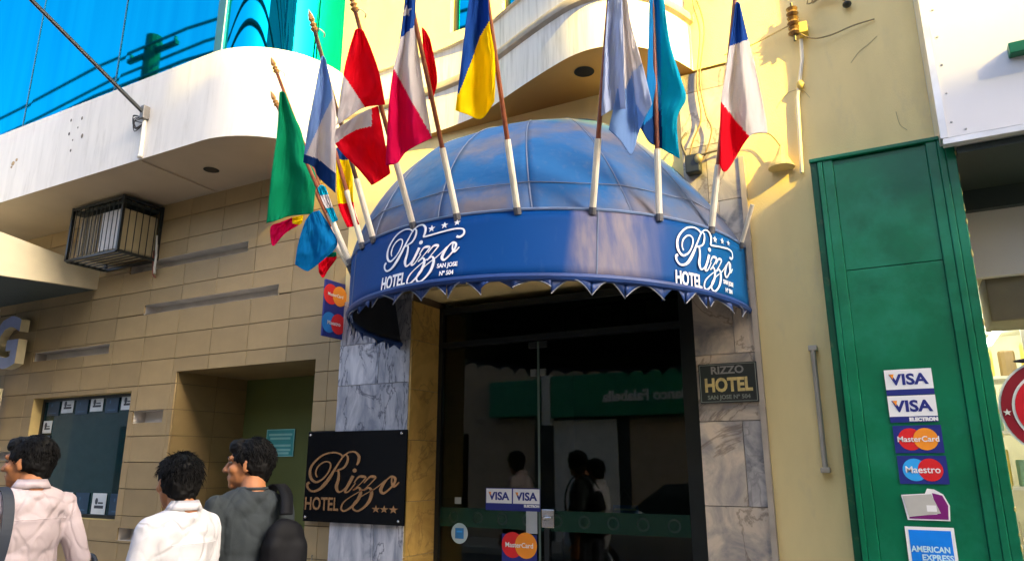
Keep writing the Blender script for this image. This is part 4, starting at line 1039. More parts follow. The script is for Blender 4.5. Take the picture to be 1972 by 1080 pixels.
def valance_cloth():
    m = bpy.data.materials.new('awning_valance_cloth'); MATS['awning_valance_cloth'] = m; n, b = nodes_of(m); L = n.links.new
    tc = n.nodes.new('ShaderNodeTexCoord'); sx = n.nodes.new('ShaderNodeSeparateXYZ'); L(tc.outputs['Object'], sx.inputs[0])
    mp = n.nodes.new('ShaderNodeMapping'); mp.inputs['Scale'].default_value = (9, 9, .7); L(tc.outputs['Object'], mp.inputs[0])
    nz = n.nodes.new('ShaderNodeTexNoise'); nz.inputs['Scale'].default_value = 2.2; nz.inputs['Detail'].default_value = 7; L(mp.outputs[0], nz.inputs['Vector'])
    def zone(lo, hi, amt):
        r = n.nodes.new('ShaderNodeMapRange'); r.interpolation_type = 'SMOOTHSTEP'; r.inputs[1].default_value = lo; r.inputs[2].default_value = hi; r.inputs[4].default_value = amt; L(sx.outputs['X'], r.inputs[0]); return r.outputs[0]
    def math_(op, a, b_):
        q = n.nodes.new('ShaderNodeMath'); q.operation = op
        for k, v_ in enumerate((a, b_)):
            if isinstance(v_, (int, float)): q.inputs[k].default_value = v_
            else: L(v_, q.inputs[k])
        return q.outputs[0]
    st = n.nodes.new('ShaderNodeMapRange'); st.inputs[1].default_value = .30; st.inputs[2].default_value = .72; L(nz.outputs[0], st.inputs[0])
    mid = math_('MULTIPLY', zone(-1.34, -1.26, 1.0), zone(-.92, -1.10, 1.0))           # sun-bleached panel right of the seam
    fade = math_('MULTIPLY', mid, math_('ADD', math_('MULTIPLY', st.outputs[0], .55), .22))
    lt = math_('ADD', zone(-2.55, -3.15, .75), zone(-1.0, -.75, .45))                   # both ends bleached to a lighter blue
    m1 = n.nodes.new('ShaderNodeMix'); m1.data_type = 'RGBA'; L(lt, m1.inputs[0]); m1.inputs[6].default_value = (.0, .045, .20, 1); m1.inputs[7].default_value = (.002, .13, .33, 1)
    m2 = n.nodes.new('ShaderNodeMix'); m2.data_type = 'RGBA'; L(fade, m2.inputs[0]); L(m1.outputs[2], m2.inputs[6]); m2.inputs[7].default_value = (.30, .24, .21, 1)
    dr = n.nodes.new('ShaderNodeMapRange'); dr.inputs[1].default_value = .60; dr.inputs[2].default_value = .80; dr.inputs[4].default_value = .12; L(nz.outputs[0], dr.inputs[0])
    m3 = n.nodes.new('ShaderNodeMix'); m3.data_type = 'RGBA'; L(dr.outputs[0], m3.inputs[0]); L(m2.outputs[2], m3.inputs[6]); m3.inputs[7].default_value = (.13, .17, .26, 1)
    L(m3.outputs[2], b.inputs['Base Color']); b.inputs['Roughness'].default_value = .55; b.inputs['Specular IOR Level'].default_value = .12
    wn = n.nodes.new('ShaderNodeTexNoise'); wn.inputs['Scale'].default_value = 900; L(tc.outputs['Object'], wn.inputs['Vector'])
    bp = n.nodes.new('ShaderNodeBump'); bp.inputs['Strength'].default_value = .15; bp.inputs['Distance'].default_value = .002; L(wn.outputs[0], bp.inputs['Height']); L(bp.outputs[0], b.inputs['Normal'])
    return m
M_val = valance_cloth()
M_trim = mat('awning_trim', (.004, .035, .17), rough=.5, var=.2)
M_pipe = mat('awning_piping', (.22, .23, .26), rough=.6)
M_lining = mat('awning_lining', (.018, .022, .032), rough=.8)

AW = thing('awning', 'faded blue domed fabric awning over the hotel door with white Rizzo HOTEL lettering', 'awning', (-1.95, 0, 2.45))
GOR = 8
def gore_t(i, n=GOR): return math.pi * i / n
NT, NV = 10, 22
for i in range(GOR):
    v = []; f = []
    for a in range(NT+1):
        tt = gore_t(i) + (gore_t(i+1)-gore_t(i))*a/NT
        for k in range(NV+1):
            q = k/NV
            p_ = dome(tt, q*.995)
            # cloth sags a little between the ribs
            p0 = dome(gore_t(i), q*.995); p1 = dome(gore_t(i+1), q*.995); ch = p0.lerp(p1, a/NT)
            p_ = p_.lerp(ch, .72)
            w_ = mnoise.noise(p_*3.1)*.010 + mnoise.noise(p_*7.0)*.004
            p_ += Vector((p_.x-C1, p_.y, (p_.z-Z1)*.8)).normalized()*w_*math.sin(math.pi*a/NT)
            v.append(p_)
    for a in range(NT):
        for k in range(NV): f.append((a*(NV+1)+k, (a+1)*(NV+1)+k, (a+1)*(NV+1)+k+1, a*(NV+1)+k+1))
    o = obj('gore', v, f, [M_dome, M_lining], AW, smooth=True)
    so = o.modifiers.new('thick', 'SOLIDIFY'); so.thickness = .006; so.offset = -1; so.material_offset = 1; so.material_offset_rim = 0
for i in range(1, GOR):
    MB().tube([dome(gore_t(i), k/20*.98)*1.0 for k in range(21)], .004, 5).build('seam', mat('awning_seam', (.13, .17, .26), rough=.7), AW)
for i in range(GOR):
    pts = []
    for a in range(7):
        tt = gore_t(i) + (gore_t(i+1)-gore_t(i))*a/6; p_ = dome(tt, .22).lerp(dome(gore_t(i), .22).lerp(dome(gore_t(i+1), .22), a/6), .72); pts.append(p_ + Vector((p_.x-C1, p_.y, .3)).normalized()*.006)
    MB().tube(pts, .003, 5).build('seam', MATS['awning_seam'], AW)
# valance band
v = []; f = []; n_a, n_h = 120, 6
for a in range(n_a+1):
    t_ = math.pi*a/n_a
    for k in range(n_h+1):
        h_ = k/n_h; p_ = val(t_, h_) + val_n(t_)*(mnoise.noise(val(t_, h_)*4)*.006*math.sin(math.pi*h_)); v.append(p_)
for a in range(n_a):
    for k in range(n_h): f.append((a*(n_h+1)+k, (a+1)*(n_h+1)+k, (a+1)*(n_h+1)+k+1, a*(n_h+1)+k+1))
vo = obj('valance', v, f, [M_val, M_lining], AW, smooth=True)
so = vo.modifiers.new('thick', 'SOLIDIFY'); so.thickness = .008; so.offset = -1; so.material_offset = 1
MB().tube([val(math.pi*k/80, 1.0) for k in range(81)], .009, 6).build('top_piping', mat('awning_toppipe', (.10, .16, .30), rough=.6), AW)
MB().tube([val(math.pi*k/80, -.0) - val_n(math.pi*k/80)*.004 for k in range(81)], .020, 8).build('bottom_rail', M_trim, AW)
for t_ in (2.217, .95): MB().tube([val(t_, h_/8) + val_n(t_)*.002 for h_ in range(9)], .004, 5).build('valance_seam', MATS['awning_seam'], AW)
# scalloped fringe: pointed tips hanging between arches, pale piping on the edge
NS = 23
jit = [0] + [random.uniform(-.16, .16) for _ in range(22)] + [0]
ts_ = [math.pi*k/2000 for k in range(2001)]; arc = [0.0]
for k in range(2000): arc.append(arc[-1] + (val(ts_[k+1], .5) - val(ts_[k], .5)).length)
def t_at(s_):
    lo, hi = 0, 2000
    while hi-lo > 1:
        m_ = (lo+hi)//2
        if arc[m_] <= s_: lo = m_
        else: hi = m_
    return ts_[lo] + (ts_[hi]-ts_[lo])*(s_-arc[lo])/max(1e-9, arc[hi]-arc[lo])
for k in range(NS):
    s0, s1 = arc[-1]*(k+jit[k])/NS, arc[-1]*(k+1+jit[k+1])/NS; v = []; f = []; edge = []
    dep = .066 + random.uniform(-.022, .02)
    for j in range(13):
        q = j/12; t_ = t_at(s0+(s1-s0)*q); drop = .012 + (dep-.012)*abs(2*q-1)**1.6
        b_ = val(t_, 0) - val_n(t_)*(.006 - .012*math.sin(q*7+k)*.5); lo_ = b_ + Vector((0, 0, -drop)) + val_n(t_)*(.012*math.sin(q*5+k*2))
        v += [b_, lo_]; edge.append(lo_)
    for j in range(12): f.append((2*j+1, 2*j+3, 2*j+2, 2*j))
    so_ = obj('scallop', v, f, M_trim, AW, smooth=True); md = so_.modifiers.new('thick', 'SOLIDIFY'); md.thickness = .003
    k % 5 == 3 or MB().tube(edge, .0030, 5).build('piping', M_pipe, so_)
# frame tubes inside
for i in range(1, GOR):
    MB().tube([dome(gore_t(i), k/14*.97) - Vector((dome(gore_t(i), k/14*.97).x-C1, dome(gore_t(i), k/14*.97).y, .2)).normalized()*.03 for k in range(15)], .011, 6).build('frame_rib', M_black, AW)
# two white logos wrapped on the valance
M_logo = mat('logo_white', (.80, .80, .80), rough=.5, var=.06, scale=30)
def wrap(s_org):
    def fn(x, y, h):
        t_ = t_at(min(max(s_org + x, 0), arc[-1])); return val(t_, y/(Z1-Z0)) + val_n(t_)*(h+.008)
    return fn
logo(wrap(1.722), .000548, 52, 150-22, M_logo, AW, .0015, w=19, awning=True)
logo(wrap(3.338), .000545, 52, 150-22, M_logo, AW, .0015, w=19, awning=True)

# ------------------------------------------------------------------ flags
M_polew = mat('pole_varnish', (.22, .055, .02), rough=.35, var=.25, scale=30)
M_poled = mat('pole_dark', (.06, .03, .02), rough=.4, var=.3)
M_sleeve = mat('pole_white', (.72, .66, .52), rough=.5, var=.12, scale=12)
M_fin = mat('finial_gold', (.48, .25, .08), rough=.35, metal=.4, var=.2)
M_cord = mat('cord', (.70, .62, .45), rough=.7)
def cloth(name, col):
    if name in MATS: return MATS[name]
    m = bpy.data.materials.new(name); MATS[name] = m; m.use_nodes = True; n = m.node_tree; b = n.nodes['Principled BSDF']; L = n.links.new
    b.inputs['Base Color'].default_value = (*col, 1); b.inputs['Roughness'].default_value = .85; b.inputs['Specular IOR Level'].default_value = .15
    tr = n.nodes.new('ShaderNodeBsdfTranslucent'); tr.inputs[0].default_value = (*col, 1)
    tc = n.nodes.new('ShaderNodeTexCoord'); nz = n.nodes.new('ShaderNodeTexNoise'); nz.inputs['Scale'].default_value = 14; nz.inputs['Detail'].default_value = 4; L(tc.outputs['Object'], nz.inputs['Vector'])
    bp = n.nodes.new('ShaderNodeBump'); bp.inputs['Strength'].default_value = .25; bp.inputs['Distance'].default_value = .02; L(nz.outputs[0], bp.inputs['Height']); L(bp.outputs[0], b.inputs['Normal']); L(bp.outputs[0], tr.inputs['Normal'])
    ms = n.nodes.new('ShaderNodeMixShader'); ms.inputs[0].default_value = .45
    L(b.outputs[0], ms.inputs[1]); L(tr.outputs[0], ms.inputs[2]); L(ms.outputs[0], n.nodes['Material Output'].inputs[0])
    return m
F_ = {'green': (.0, .27, .12), 'ltblue': (.25, .42, .75), 'white': (.74, .71, .72), 'navy': (.01, .06, .24), 'red': (.84, .002, .02), 'crimson': (.76, .002, .10), 'blue': (.015, .09, .42), 'yellow': (.98, .76, .0), 'cyan': (.0, .46, .66), 'sky': (.01, .25, .60), 'pale': (.50, .58, .78), 'paleyellow': (.85, .72, .22), 'violet': (.18, .14, .50), 'azure': (.0, .20, .50)}
def FM(k): return cloth('flag_' + k, F_[k])
def inpoly(x, y, P):
    c = False; j = len(P)-1
    for i in range(len(P)):
        if (P[i][1] > y) != (P[j][1] > y) and x < (P[j][0]-P[i][0])*(y-P[i][1])/(P[j][1]-P[i][1]) + P[i][0]: c = not c
        j = i
    return c
def resample(P, n):
    P = crom([(p[0], p[1], 0) for p in P], 8); L_ = [0]
    for a, b in zip(P, P[1:]): L_.append(L_[-1] + (b-a).length)
    out = []
    for k in range(n+1):
        s_ = L_[-1]*k/n; i = 0
        while i < len(L_)-2 and L_[i+1] < s_: i += 1
        out.append(P[i].lerp(P[i+1], (s_-L_[i])/max(1e-6, L_[i+1]-L_[i])))
    return out
def pole_base(bx, by):
    best = min((k/600*math.pi for k in range(601)), key=lambda t: (lambda p: (p[0]-bx)**2 + (p[1]-by)**2)(proj(val(t, 1.0))))
    return best
def proj(p):
    v_ = Vector(p) - _C; z_ = v_.dot(_F); return 986 + FPX*v_.dot(_RT)/z_, 540 - FPX*v_.dot(_UP)/z_
def flag(label, base, tip, patches, lean=22, dep=None, finial=False, sleeve=.34, dark=False, ext=1.0):
    """base, tip: picture points of the pole's foot and of a point high on it; patches: list of (top, right, bottom, left, default colour, [(colour, polygon)...], depth, folds)."""
    t_ = pole_base(*base); b_ = val(t_, 1.0) + val_n(t_)*.012
    rad = val_n(t_); rad.z = 0; rad.normalize(); k_ = math.tan(R(lean)); d = ray(*tip); c = _C - b_
    s_ = (k_*c.z - c.dot(rad))/(d.dot(rad) - k_*d.z); T = _C + d*s_
    if dep is not None: T = _C + d/FPX*((b_-_C).dot(_F) + dep)
    axis = (T - b_).normalized(); L_ = (T-b_).length*ext
    T = b_ + axis*L_
    o = thing('flag', label, 'flag', b_, 'national flags on the awning')
    MB().tube([b_, b_+axis*sleeve], .017, 10).build('sleeve', M_sleeve, o)
    MB().tube([b_+axis*(sleeve-.01), T], [.0125, .0115], 10).build('pole', M_poled if dark else M_polew, o)
    MB().tube([b_-axis*.03, b_+axis*.006], .020, 10).build('socket', mat('socket_grey', (.10, .10, .11), rough=.5), o)
    if finial:
        fs = MB(); q = axis
        fs.tube([T-q*.005, T+q*.012, T+q*.024, T+q*.036, T+q*.05, T+q*.064, T+q*.09, T+q*.125], [.012, .022, .012, .020, .010, .018, .014, .001], 10)
        fs.build('finial', M_fin, o)
        MB().tube(crom([T-q*.02, T-q*.02+Vector((.03, -.01, .02)), T-q*.03+Vector((.06, 0, 0)), T-q*.05+Vector((.04, .01, .01))], 4), .004, 5).build('cord', M_cord, o)
    # cloth lies in the plane of the pole and the view's sideways direction
    nrm = axis.cross(_RT).normalized()
    for pi, (top, right, bottom, left, dflt, regs, depth, folds) in enumerate(patches):
        NX, NY = 54, 90
        Tp = resample(top, NX); Bp = resample(bottom, NX); Lp = resample(left, NY); Rp = resample(right, NY)
        keys = [dflt] + [r_[0] for r_ in regs if r_[0] != dflt]; keys = list(dict.fromkeys(keys))
        V = []; px = []
        for j in range(NY+1):
            y_ = j/NY
            for i in range(NX+1):
                x_ = i/NX
                p_ = Tp[i]*(1-y_) + Bp[i]*y_ + Lp[j]*(1-x_) + Rp[j]*x_ - (Tp[0]*(1-x_)*(1-y_) + Tp[NX]*x_*(1-y_) + Bp[0]*(1-x_)*y_ + Bp[NX]*x_*y_)
                px.append((p_.x, p_.y))
                dd = ray(p_.x, p_.y); s2 = nrm.dot(b_ - _C)/nrm.dot(dd); w_ = _C + dd*s2
                amp, nf, ph = folds
                off = depth + amp*math.sin(nf*math.pi*x_ + ph + 1.2*math.sin(y_*2.3+ph))*(.25+.75*min(1, y_*1.6)) + .004*math.sin(9*x_+17*y_+ph) + .016*mnoise.noise(Vector((x_*5+ph*3, y_*3.5, pi))) + .006*mnoise.noise(Vector((x_*14+ph, y_*9+x_*6, 4.0+pi)))
                V.append(w_ - dd.normalized()*off)
        Fc = []; fm = []
        for j in range(NY):
            for i in range(NX):
                a = j*(NX+1)+i; Fc.append((a, a+NX+1, a+NX+2, a+1))
                cx = sum(px[q][0] for q in Fc[-1])/4; cy = sum(px[q][1] for q in Fc[-1])/4; k = 0
                for (cn, poly) in regs:
                    if inpoly(cx, cy, poly): k = keys.index(cn)
                fm.append(k)
        c_o = obj('cloth', V, Fc, [FM(k) for k in keys], o, smooth=True, fmat=fm)
        md = c_o.modifiers.new('thick', 'SOLIDIFY'); md.thickness = .0016; md.offset = 0
    return o, b_, axis, T
BIG = 4000
flag('plain green flag on the leftmost gold-tipped pole', (672, 514), (533, 140), [
    ([(538,178),(543,176),(549,179)], [(549,179),(566,222),(580,252),(593,306),(608,338),(606,380),(603,412)], [(513,430),(535,424),(560,416),(603,412)], [(538,178),(533,259),(522,340),(513,430)], 'green', [], .03, (.035, 2.6, .4))], dep=.22, finial=True)
flag('crimson flag hanging low behind the green flag', (671, 530), (534, 204), [
    ([(566,418),(575,416),(584,414)], [(584,414),(583,424),(580,431)], [(522,468),(528,473),(550,449),(580,431)], [(566,418),(540,428),(521,437),(522,468)], 'crimson', [('yellow', [(563,400),(600,400),(600,440),(563,430)])], .0, (.012, 2, 1))], dep=.24, finial=True)
flag('plain bright blue flag hanging lowest on the left', (676, 502), (598, 330), [
    ([(588,425),(600,410),(615,405)], [(615,405),(632,430),(650,466),(640,486)], [(568,509),(588,521),(600,518),(640,486)], [(588,425),(578,455),(572,480),(568,509)], 'azure', [], .02, (.02, 3, .2)),
    ([(611,362),(618,356),(627,360)], [(627,360),(636,385),(651,424)], [(640,428),(645,427),(651,424)], [(611,362),(622,390),(640,428)], 'cyan', [('white', [(600,378),(660,372),(660,398),(600,404)])], .035, (.008, 2, .6))], dep=.12, ext=1.15)
flag('small dark red flag tip lowest under the awning corner', (671, 522), (630, 440), [
    ([(615,496),(630,488),(648,485)], [(648,485),(648,496),(645,502)], [(614,524),(622,535),(632,520),(645,502)], [(615,496),(613,510),(614,524)], 'red', [('green', [(636,470),(660,470),(660,492),(630,496)])], .0, (.01, 2, .3))], dep=.06, ext=1.3)
flag('yellow and red flag half hidden behind the light blue flag', (700, 470), (648, 300), [
    ([(646,285),(662,282),(678,290)], [(678,290),(679,340),(682,400),(692,432)], [(669,438),(680,436),(692,432)], [(646,285),(648,330),(651,394),(669,438)], 'yellow', [('red', [(600,396),(660,392),(700,386),(720,460),(600,460)]), ('navy', [(600,270),(720,270),(720,305),(660,308),(600,302)])], .0, (.015, 2, .8))], dep=.12, ext=1.25)
flag('light blue, pale grey and navy striped flag on a dark pole', (722, 459), (606, 60), [
    ([(618,112),(622,108),(627,114)], [(627,114),(640,170),(648,230),(647,300),(646,372)], [(584,313),(604,322),(613,341),(646,372)], [(618,112),(605,180),(592,250),(584,313)], 'white', [('ltblue', [(560,80),(630,90),(640,190),(618,235),(588,300),(560,300)]), ('navy', [(560,297),(586,298),(610,305),(630,320),(660,345),(660,400),(560,400)])], .03, (.03, 2.4, .2))], lean=22, finial=True, dark=True)
flag('red flag with a cream middle folded over its pole', (797, 433), (684, 22), [
    ([(684,58),(692,55),(700,60)], [(700,60),(715,95),(730,140),(742,202)], [(648,242),(676,224),(703,209),(742,205)], [(684,58),(667,115),(656,175),(648,242)], 'red', [('white', [(600,130),(660,143),(682,175),(703,208),(703,230),(600,260)])], .04, (.03, 1.8, .3)),
    ([(647,248),(676,230),(703,214),(728,204)], [(728,204),(739,260),(752,334)], [(716,357),(735,346),(752,334)], [(647,248),(645,274),(660,296),(690,326),(716,357)], 'red', [('white', [(600,200),(716,190),(716,243),(690,249),(665,262),(645,278),(600,290)])], .005, (.03, 2.0, 1.5))], lean=22, finial=True)
flag('tricolour flag of blue with a white star, white and crimson', (881, 416), (793, 10), [
    ([(784,-40),(792,-42),(802,-40)], [(802,-40),(800,48),(806,100),(818,180),(832,266)], [(743,319),(765,314),(786,290),(832,266)], [(784,-40),(771,70),(758,132),(748,210),(743,319)], 'white', [('blue', [(700,-100),(840,-100),(840,40),(800,48),(785,62),(768,77),(700,80)]), ('white', [(783+11*(1 if k%2==0 else .42)*math.sin(k*math.pi/5), 22-13*(1 if k%2==0 else .42)*math.cos(k*math.pi/5)) for k in range(10)]), ('crimson', [(700,128),(758,132),(790,190),(834,268),(834,360),(700,360)])], .02, (.03, 3.0, .5)),
    ([(812,52),(820,60),(828,75)], [(828,75),(838,120),(842,152),(840,170)], [(826,192),(833,190),(840,170)], [(812,52),(816,110),(821,150),(826,192)], 'red', [], -.02, (.012, 2, .4))], lean=22, ext=1.25)
flag('blue and bright yellow flag left of the awning centre', (997, 408), (940, 10), [
    ([(909,-40),(924,-44),(940,-40)], [(940,-40),(942,40),(952,100),(954,150),(952,196)], [(877,213),(900,221),(928,229),(952,196)], [(909,-40),(895,60),(887,130),(877,213)], 'yellow', [('blue', [(840,-100),(980,-100),(980,20),(941,43),(925,70),(905,125),(884,180),(840,200)])], .03, (.035, 2.2, .2))], lean=22, ext=1.2)
flag('pale blue and white flag hanging in two lobes right of the awning centre', (1139, 408), (1172, 10), [
    ([(1173,-30),(1184,-32),(1197,-30)], [(1197,-30),(1200,60),(1202,140),(1205,210)], [(1158,224),(1180,212),(1205,210)], [(1173,-30),(1167,60),(1161,150),(1158,224)], 'pale', [], .05, (.03, 2.0, 1.3)),
    ([(1194,-30),(1200,-32),(1206,-30)], [(1206,-30),(1214,40),(1236,120),(1256,200)], [(1172,250),(1195,272),(1216,297),(1234,245),(1256,200)], [(1194,-30),(1196,60),(1192,150),(1172,250)], 'ltblue', [('white', [(1150,-60),(1300,-60),(1300,100),(1240,118),(1216,145),(1206,170),(1150,170)]), ('pale', [(1216,140),(1245,120),(1270,190),(1240,225),(1225,200)])], .01, (.035, 2.2, .4))], lean=23, ext=1.2)
flag('plain cyan flag with a dark blue lower fold', (1266, 418), (1257, 10), [
    ([(1251,-30),(1262,-32),(1275,-30)], [(1275,-30),(1290,80),(1311,150),(1321,190),(1304,230),(1309,306)], [(1234,248),(1250,274),(1270,285),(1309,306)], [(1251,-30),(1248,100),(1243,180),(1234,248)], 'cyan', [('sky', [(1200,-60),(1268,-60),(1273,100),(1274,220),(1200,300)]), ('navy', [(1200,240),(1234,246),(1255,226),(1274,212),(1276,300),(1200,310)])], .02, (.035, 2.2, .6))], lean=10, ext=1.2)
flag('blue, white and red tricolour flag at the right of the awning', (1366, 441), (1413, 20), [
    ([(1417,6),(1421,4),(1425,8)], [(1425,8),(1441,76),(1460,150),(1474,225),(1478,256)], [(1386,318),(1400,329),(1443,264),(1478,256)], [(1417,6),(1405,88),(1396,150),(1388,200),(1386,318)], 'white', [('blue', [(1380,-60),(1480,-60),(1480,66),(1441,77),(1404,90),(1380,95)]), ('red', [(1350,190),(1388,196),(1415,230),(1444,264),(1440,360),(1350,360)])], .02, (.03, 3.0, .3))], lean=14, ext=1.1)
t_ = pole_base(1419, 475); b_ = val(t_, 1.0) + val_n(t_)*.012; d = ray(1449, 394); e_ = _C + d/FPX*((b_-_C).dot(_F) - .06)
fp = thing('flag_pole', 'bare white flag pole stub at the far right end of the awning', 'flag pole', b_)
MB().tube([b_, e_], .012, 10).build('sleeve', M_sleeve, fp)
MB().tube([b_-(e_-b_).normalized()*.03, b_+(e_-b_).normalized()*.006], .016, 10).build('socket', MATS['socket_grey'], fp)
# white star on the tricolour's blue canton
# ------------------------------------------------------------------ people
def remesh(mb, voxel, smooth_it=4, fac=.5):
    me = mesh_data('tmp', mb.v, mb.f, [])
    o = bpy.data.objects.new('tmp', me); COL.objects.link(o)
    m1 = o.modifiers.new('r', 'REMESH'); m1.mode = 'VOXEL'; m1.voxel_size = voxel; m1.adaptivity = 0
    m2 = o.modifiers.new('s', 'SMOOTH'); m2.factor = fac; m2.iterations = smooth_it
    dg = bpy.context.evaluated_depsgraph_get(); out = bpy.data.meshes.new_from_object(o.evaluated_get(dg))
    bpy.data.objects.remove(o); bpy.data.meshes.remove(me)
    return out
def finish(me, name, m, parent, M4, disp=None):
    """Moves a mesh built in body space into the world, with optional wrinkle displacement."""
    if disp:
        nr = [v.normal.copy() for v in me.vertices]
        for v, n_ in zip(me.vertices, nr): v.co += n_*disp(v.co)
    me.transform(M4); me.materials.clear(); me.materials.append(m)
    me.polygons.foreach_set('use_smooth', [True]*len(me.polygons)); me.update(); me.name = name
    return link(name, me, parent)
M_skin = mat('skin', (.42, .17, .065), rough=.5, var=.1, scale=18)
M_hair = mat('hair_black', (.0022, .002, .002), spec=.16, rough=.62, var=.4, scale=60)
M_eye = mat('eye_white', (.16, .13, .11), rough=.7, spec=.1); M_iris = mat('iris', (.01, .006, .004), rough=.5); M_lip = mat('lips', (.34, .13, .065), rough=.5)
M_trous = mat('trousers_dark', (.03, .035, .05), rough=.8, var=.2); M_shoe = mat('shoe_black', (.012, .011, .01), rough=.4)

def person(label, pos, heading, height, look, tilt, shirt_mat, long_sleeve, collar, arm, fluff, seed, build=1.0, lean=0.0):
    """Body space: facing +X, left = +Y, feet at z = 0, 1.70 m tall before scaling. look: head turn to the left in degrees."""
    rg = random.Random(seed)
    sc_ = height/1.70
    M4 = Matrix.Translation(pos) @ Matrix.Rotation(heading, 4, 'Z') @ Matrix.Scale(sc_, 4)
    o = thing('person', label, 'person', pos)
    HC = Vector((.035+lean, 0, 1.585)); HM = Matrix.Rotation(R(look), 3, 'Z') @ Matrix.Rotation(R(tilt), 3, 'Y')
    hp = lambda x, y, z: HC + HM @ Vector((x, y, z))
    sh = {s: Vector((-.015+lean*.8, s*.178*build, 1.405)) for s in (1, -1)}
    el = {}; wr = {}
    for s in (1, -1):
        fwd, out_, bend = arm[s]
        el[s] = sh[s] + Vector((fwd, s*out_, -.275)); wr[s] = el[s] + Vector((bend, s*(-.01), -.24))
    step = .12
    hip = {s: Vector((0, s*.088, .90)) for s in (1, -1)}; kn = {1: Vector((.09, .092, .49)), -1: Vector((-.03, -.092, .49))}; an = {1: Vector((step, .09, .09)), -1: Vector((-step-.05, -.09, .11))}
    # --- body (skin), one surface
    b = MB()
    b.ell(hp(-.012, 0, .028), (.096, .076, .086), HM); b.ell(hp(.022, 0, -.035), (.066, .060, .075), HM); b.ell(hp(.055, 0, -.062), (.036, .044, .036), HM)
    b.ell(hp(.064, 0, -.093), (.024, .028, .019), HM)
    b.cap(hp(.082, 0, .018), .010, hp(.108, 0, -.024), .0135); b.ell(hp(.098, .011, -.028), (.011, .009, .008), HM); b.ell(hp(.098, -.011, -.028), (.011, .009, .008), HM)
    b.cap(hp(.078, .036, .032), .013, hp(.085, .006, .030), .013); b.cap(hp(.078, -.036, .032), .013, hp(.085, -.006, .030), .013)
    b.ell(hp(.060, .040, -.018), (.026, .024, .024), HM); b.ell(hp(.060, -.040, -.018), (.026, .024, .024), HM)
    b.ell(hp(.083, 0, -.054), (.012, .020, .007), HM); b.ell(hp(.081, 0, -.066), (.011, .017, .008), HM)
    for s in (1, -1):
        b.ell(hp(-.004, s*.079, -.004), (.019, .008, .032), HM @ Matrix.Rotation(R(14*s), 3, 'Z')); b.ell(hp(.004, s*.076, -.026), (.010, .008, .012), HM)
    b.cap(hp(-.028, 0, -.045), .054, Vector((-.035+lean*.8, 0, 1.45)), .060); b.cap(hp(-.03, 0, -.1), .05, Vector((-.03+lean*.8, 0, 1.42)), .056)
    b.ell((lean*.5-.005, 0, 1.24), (.085, .125*build, .17)); b.ell((0, 0, 1.06), (.085, .115*build, .17)); b.ell((0, 0, .93), (.090, .135, .11))
    for s in (1, -1):
        b.cap(Vector((-.030+lean*.8, s*.02, 1.42)), .036, sh[s]+Vector((0, -s*.015, -.03)), .034)
        b.cap(sh[s]+Vector((0, -s*.01, -.03)), .036, sh[s].lerp(el[s], .6), .040 if not long_sleeve else .032); b.cap(sh[s].lerp(el[s], .6), .042 if not long_sleeve else .03, el[s], .039 if not long_sleeve else .03); b.cap(el[s], .038 if not long_sleeve else .03, wr[s], .026)
        d_ = (wr[s]-el[s]).normalized(); side = Vector((1, 0, 0)); side = (side - d_*side.dot(d_)).normalized(); nn = d_.cross(side)
        pc = wr[s] + d_*.052
        b.ell(pc, (.040, .015, .048), Matrix((side, nn, d_)).transposed())
        for k in range(4):
            r0 = pc + side*(-.030+.021*k) + d_*.038; ln = (.026, .030, .028, .022)[k]; c1 = r0 + d_*ln; c2 = c1 + d_*ln*.8 - nn*s*.010
            b.cap(r0, .0082, c1, .0078); b.cap(c1, .0078, c2, .0068)
        t0 = wr[s] + d_*.03 + side*.034; t1 = t0 + side*.024 + d_*.028; b.cap(t0, .011, t1, .010); b.cap(t1, .0098, t1 + d_*.026, .008)
        b.cap(hip[s], .085, kn[s], .058); b.cap(kn[s], .055, an[s], .040); b.cap(an[s], .038, an[s]+Vector((.10, 0, -.05)), .030)
    finish(remesh(b, .0062, 3, .5), 'body', M_skin, o, M4)
    # --- face details
    for s in (1, -1):
        e_ = MB().ell(hp(.0745, s*.031, .012), (.0095, .0125, .0075), HM, 12, 8); x = e_.build('eye', M_eye, o); x.data.transform(M4)
        e_ = MB().ell(hp(.0835, s*.031, .012), (.0022, .0055, .0058), HM, 10, 6); y = e_.build('iris', M_iris, x); y.data.transform(M4)
        e_ = MB().tube([hp(.092, s*.012, .034), hp(.093, s*.028, .039), hp(.080, s*.047, .034)], [.003, .0042, .002], 6); x = e_.build('eyebrow', M_hair, o); x.data.transform(M4)
    e_ = MB().ell(hp(.091, 0, -.0545), (.005, .017, .0045), HM); e_.ell(hp(.089, 0, -.065), (.005, .014, .005), HM); x = e_.build('lips', M_lip, o); x.data.transform(M4)
    # --- hair: cap plus many small tufts
    h = MB()
    h.ell(hp(-.020, 0, .045), (.102, .085, .086), HM, 24, 16); h.ell(hp(-.050, 0, .0), (.066, .080, .085), HM, 20, 14); h.ell(hp(-.066, 0, -.045), (.038, .062, .055), HM)
    h.ell(hp(.045, 0, .085), (.052, .062, .040), HM)
    for s in (1, -1): h.ell(hp(-.030, s*.070, .010), (.045, .017, .055), HM); h.ell(hp(.012, s*.072, .030), (.02, .014, .035), HM)
    hair = finish(remesh(h, .006, 2, .5), 'hair', M_hair, o, M4, lambda c: .006*mnoise.noise(c*60) + .006*mnoise.noise(c*25))
    tf = MB()
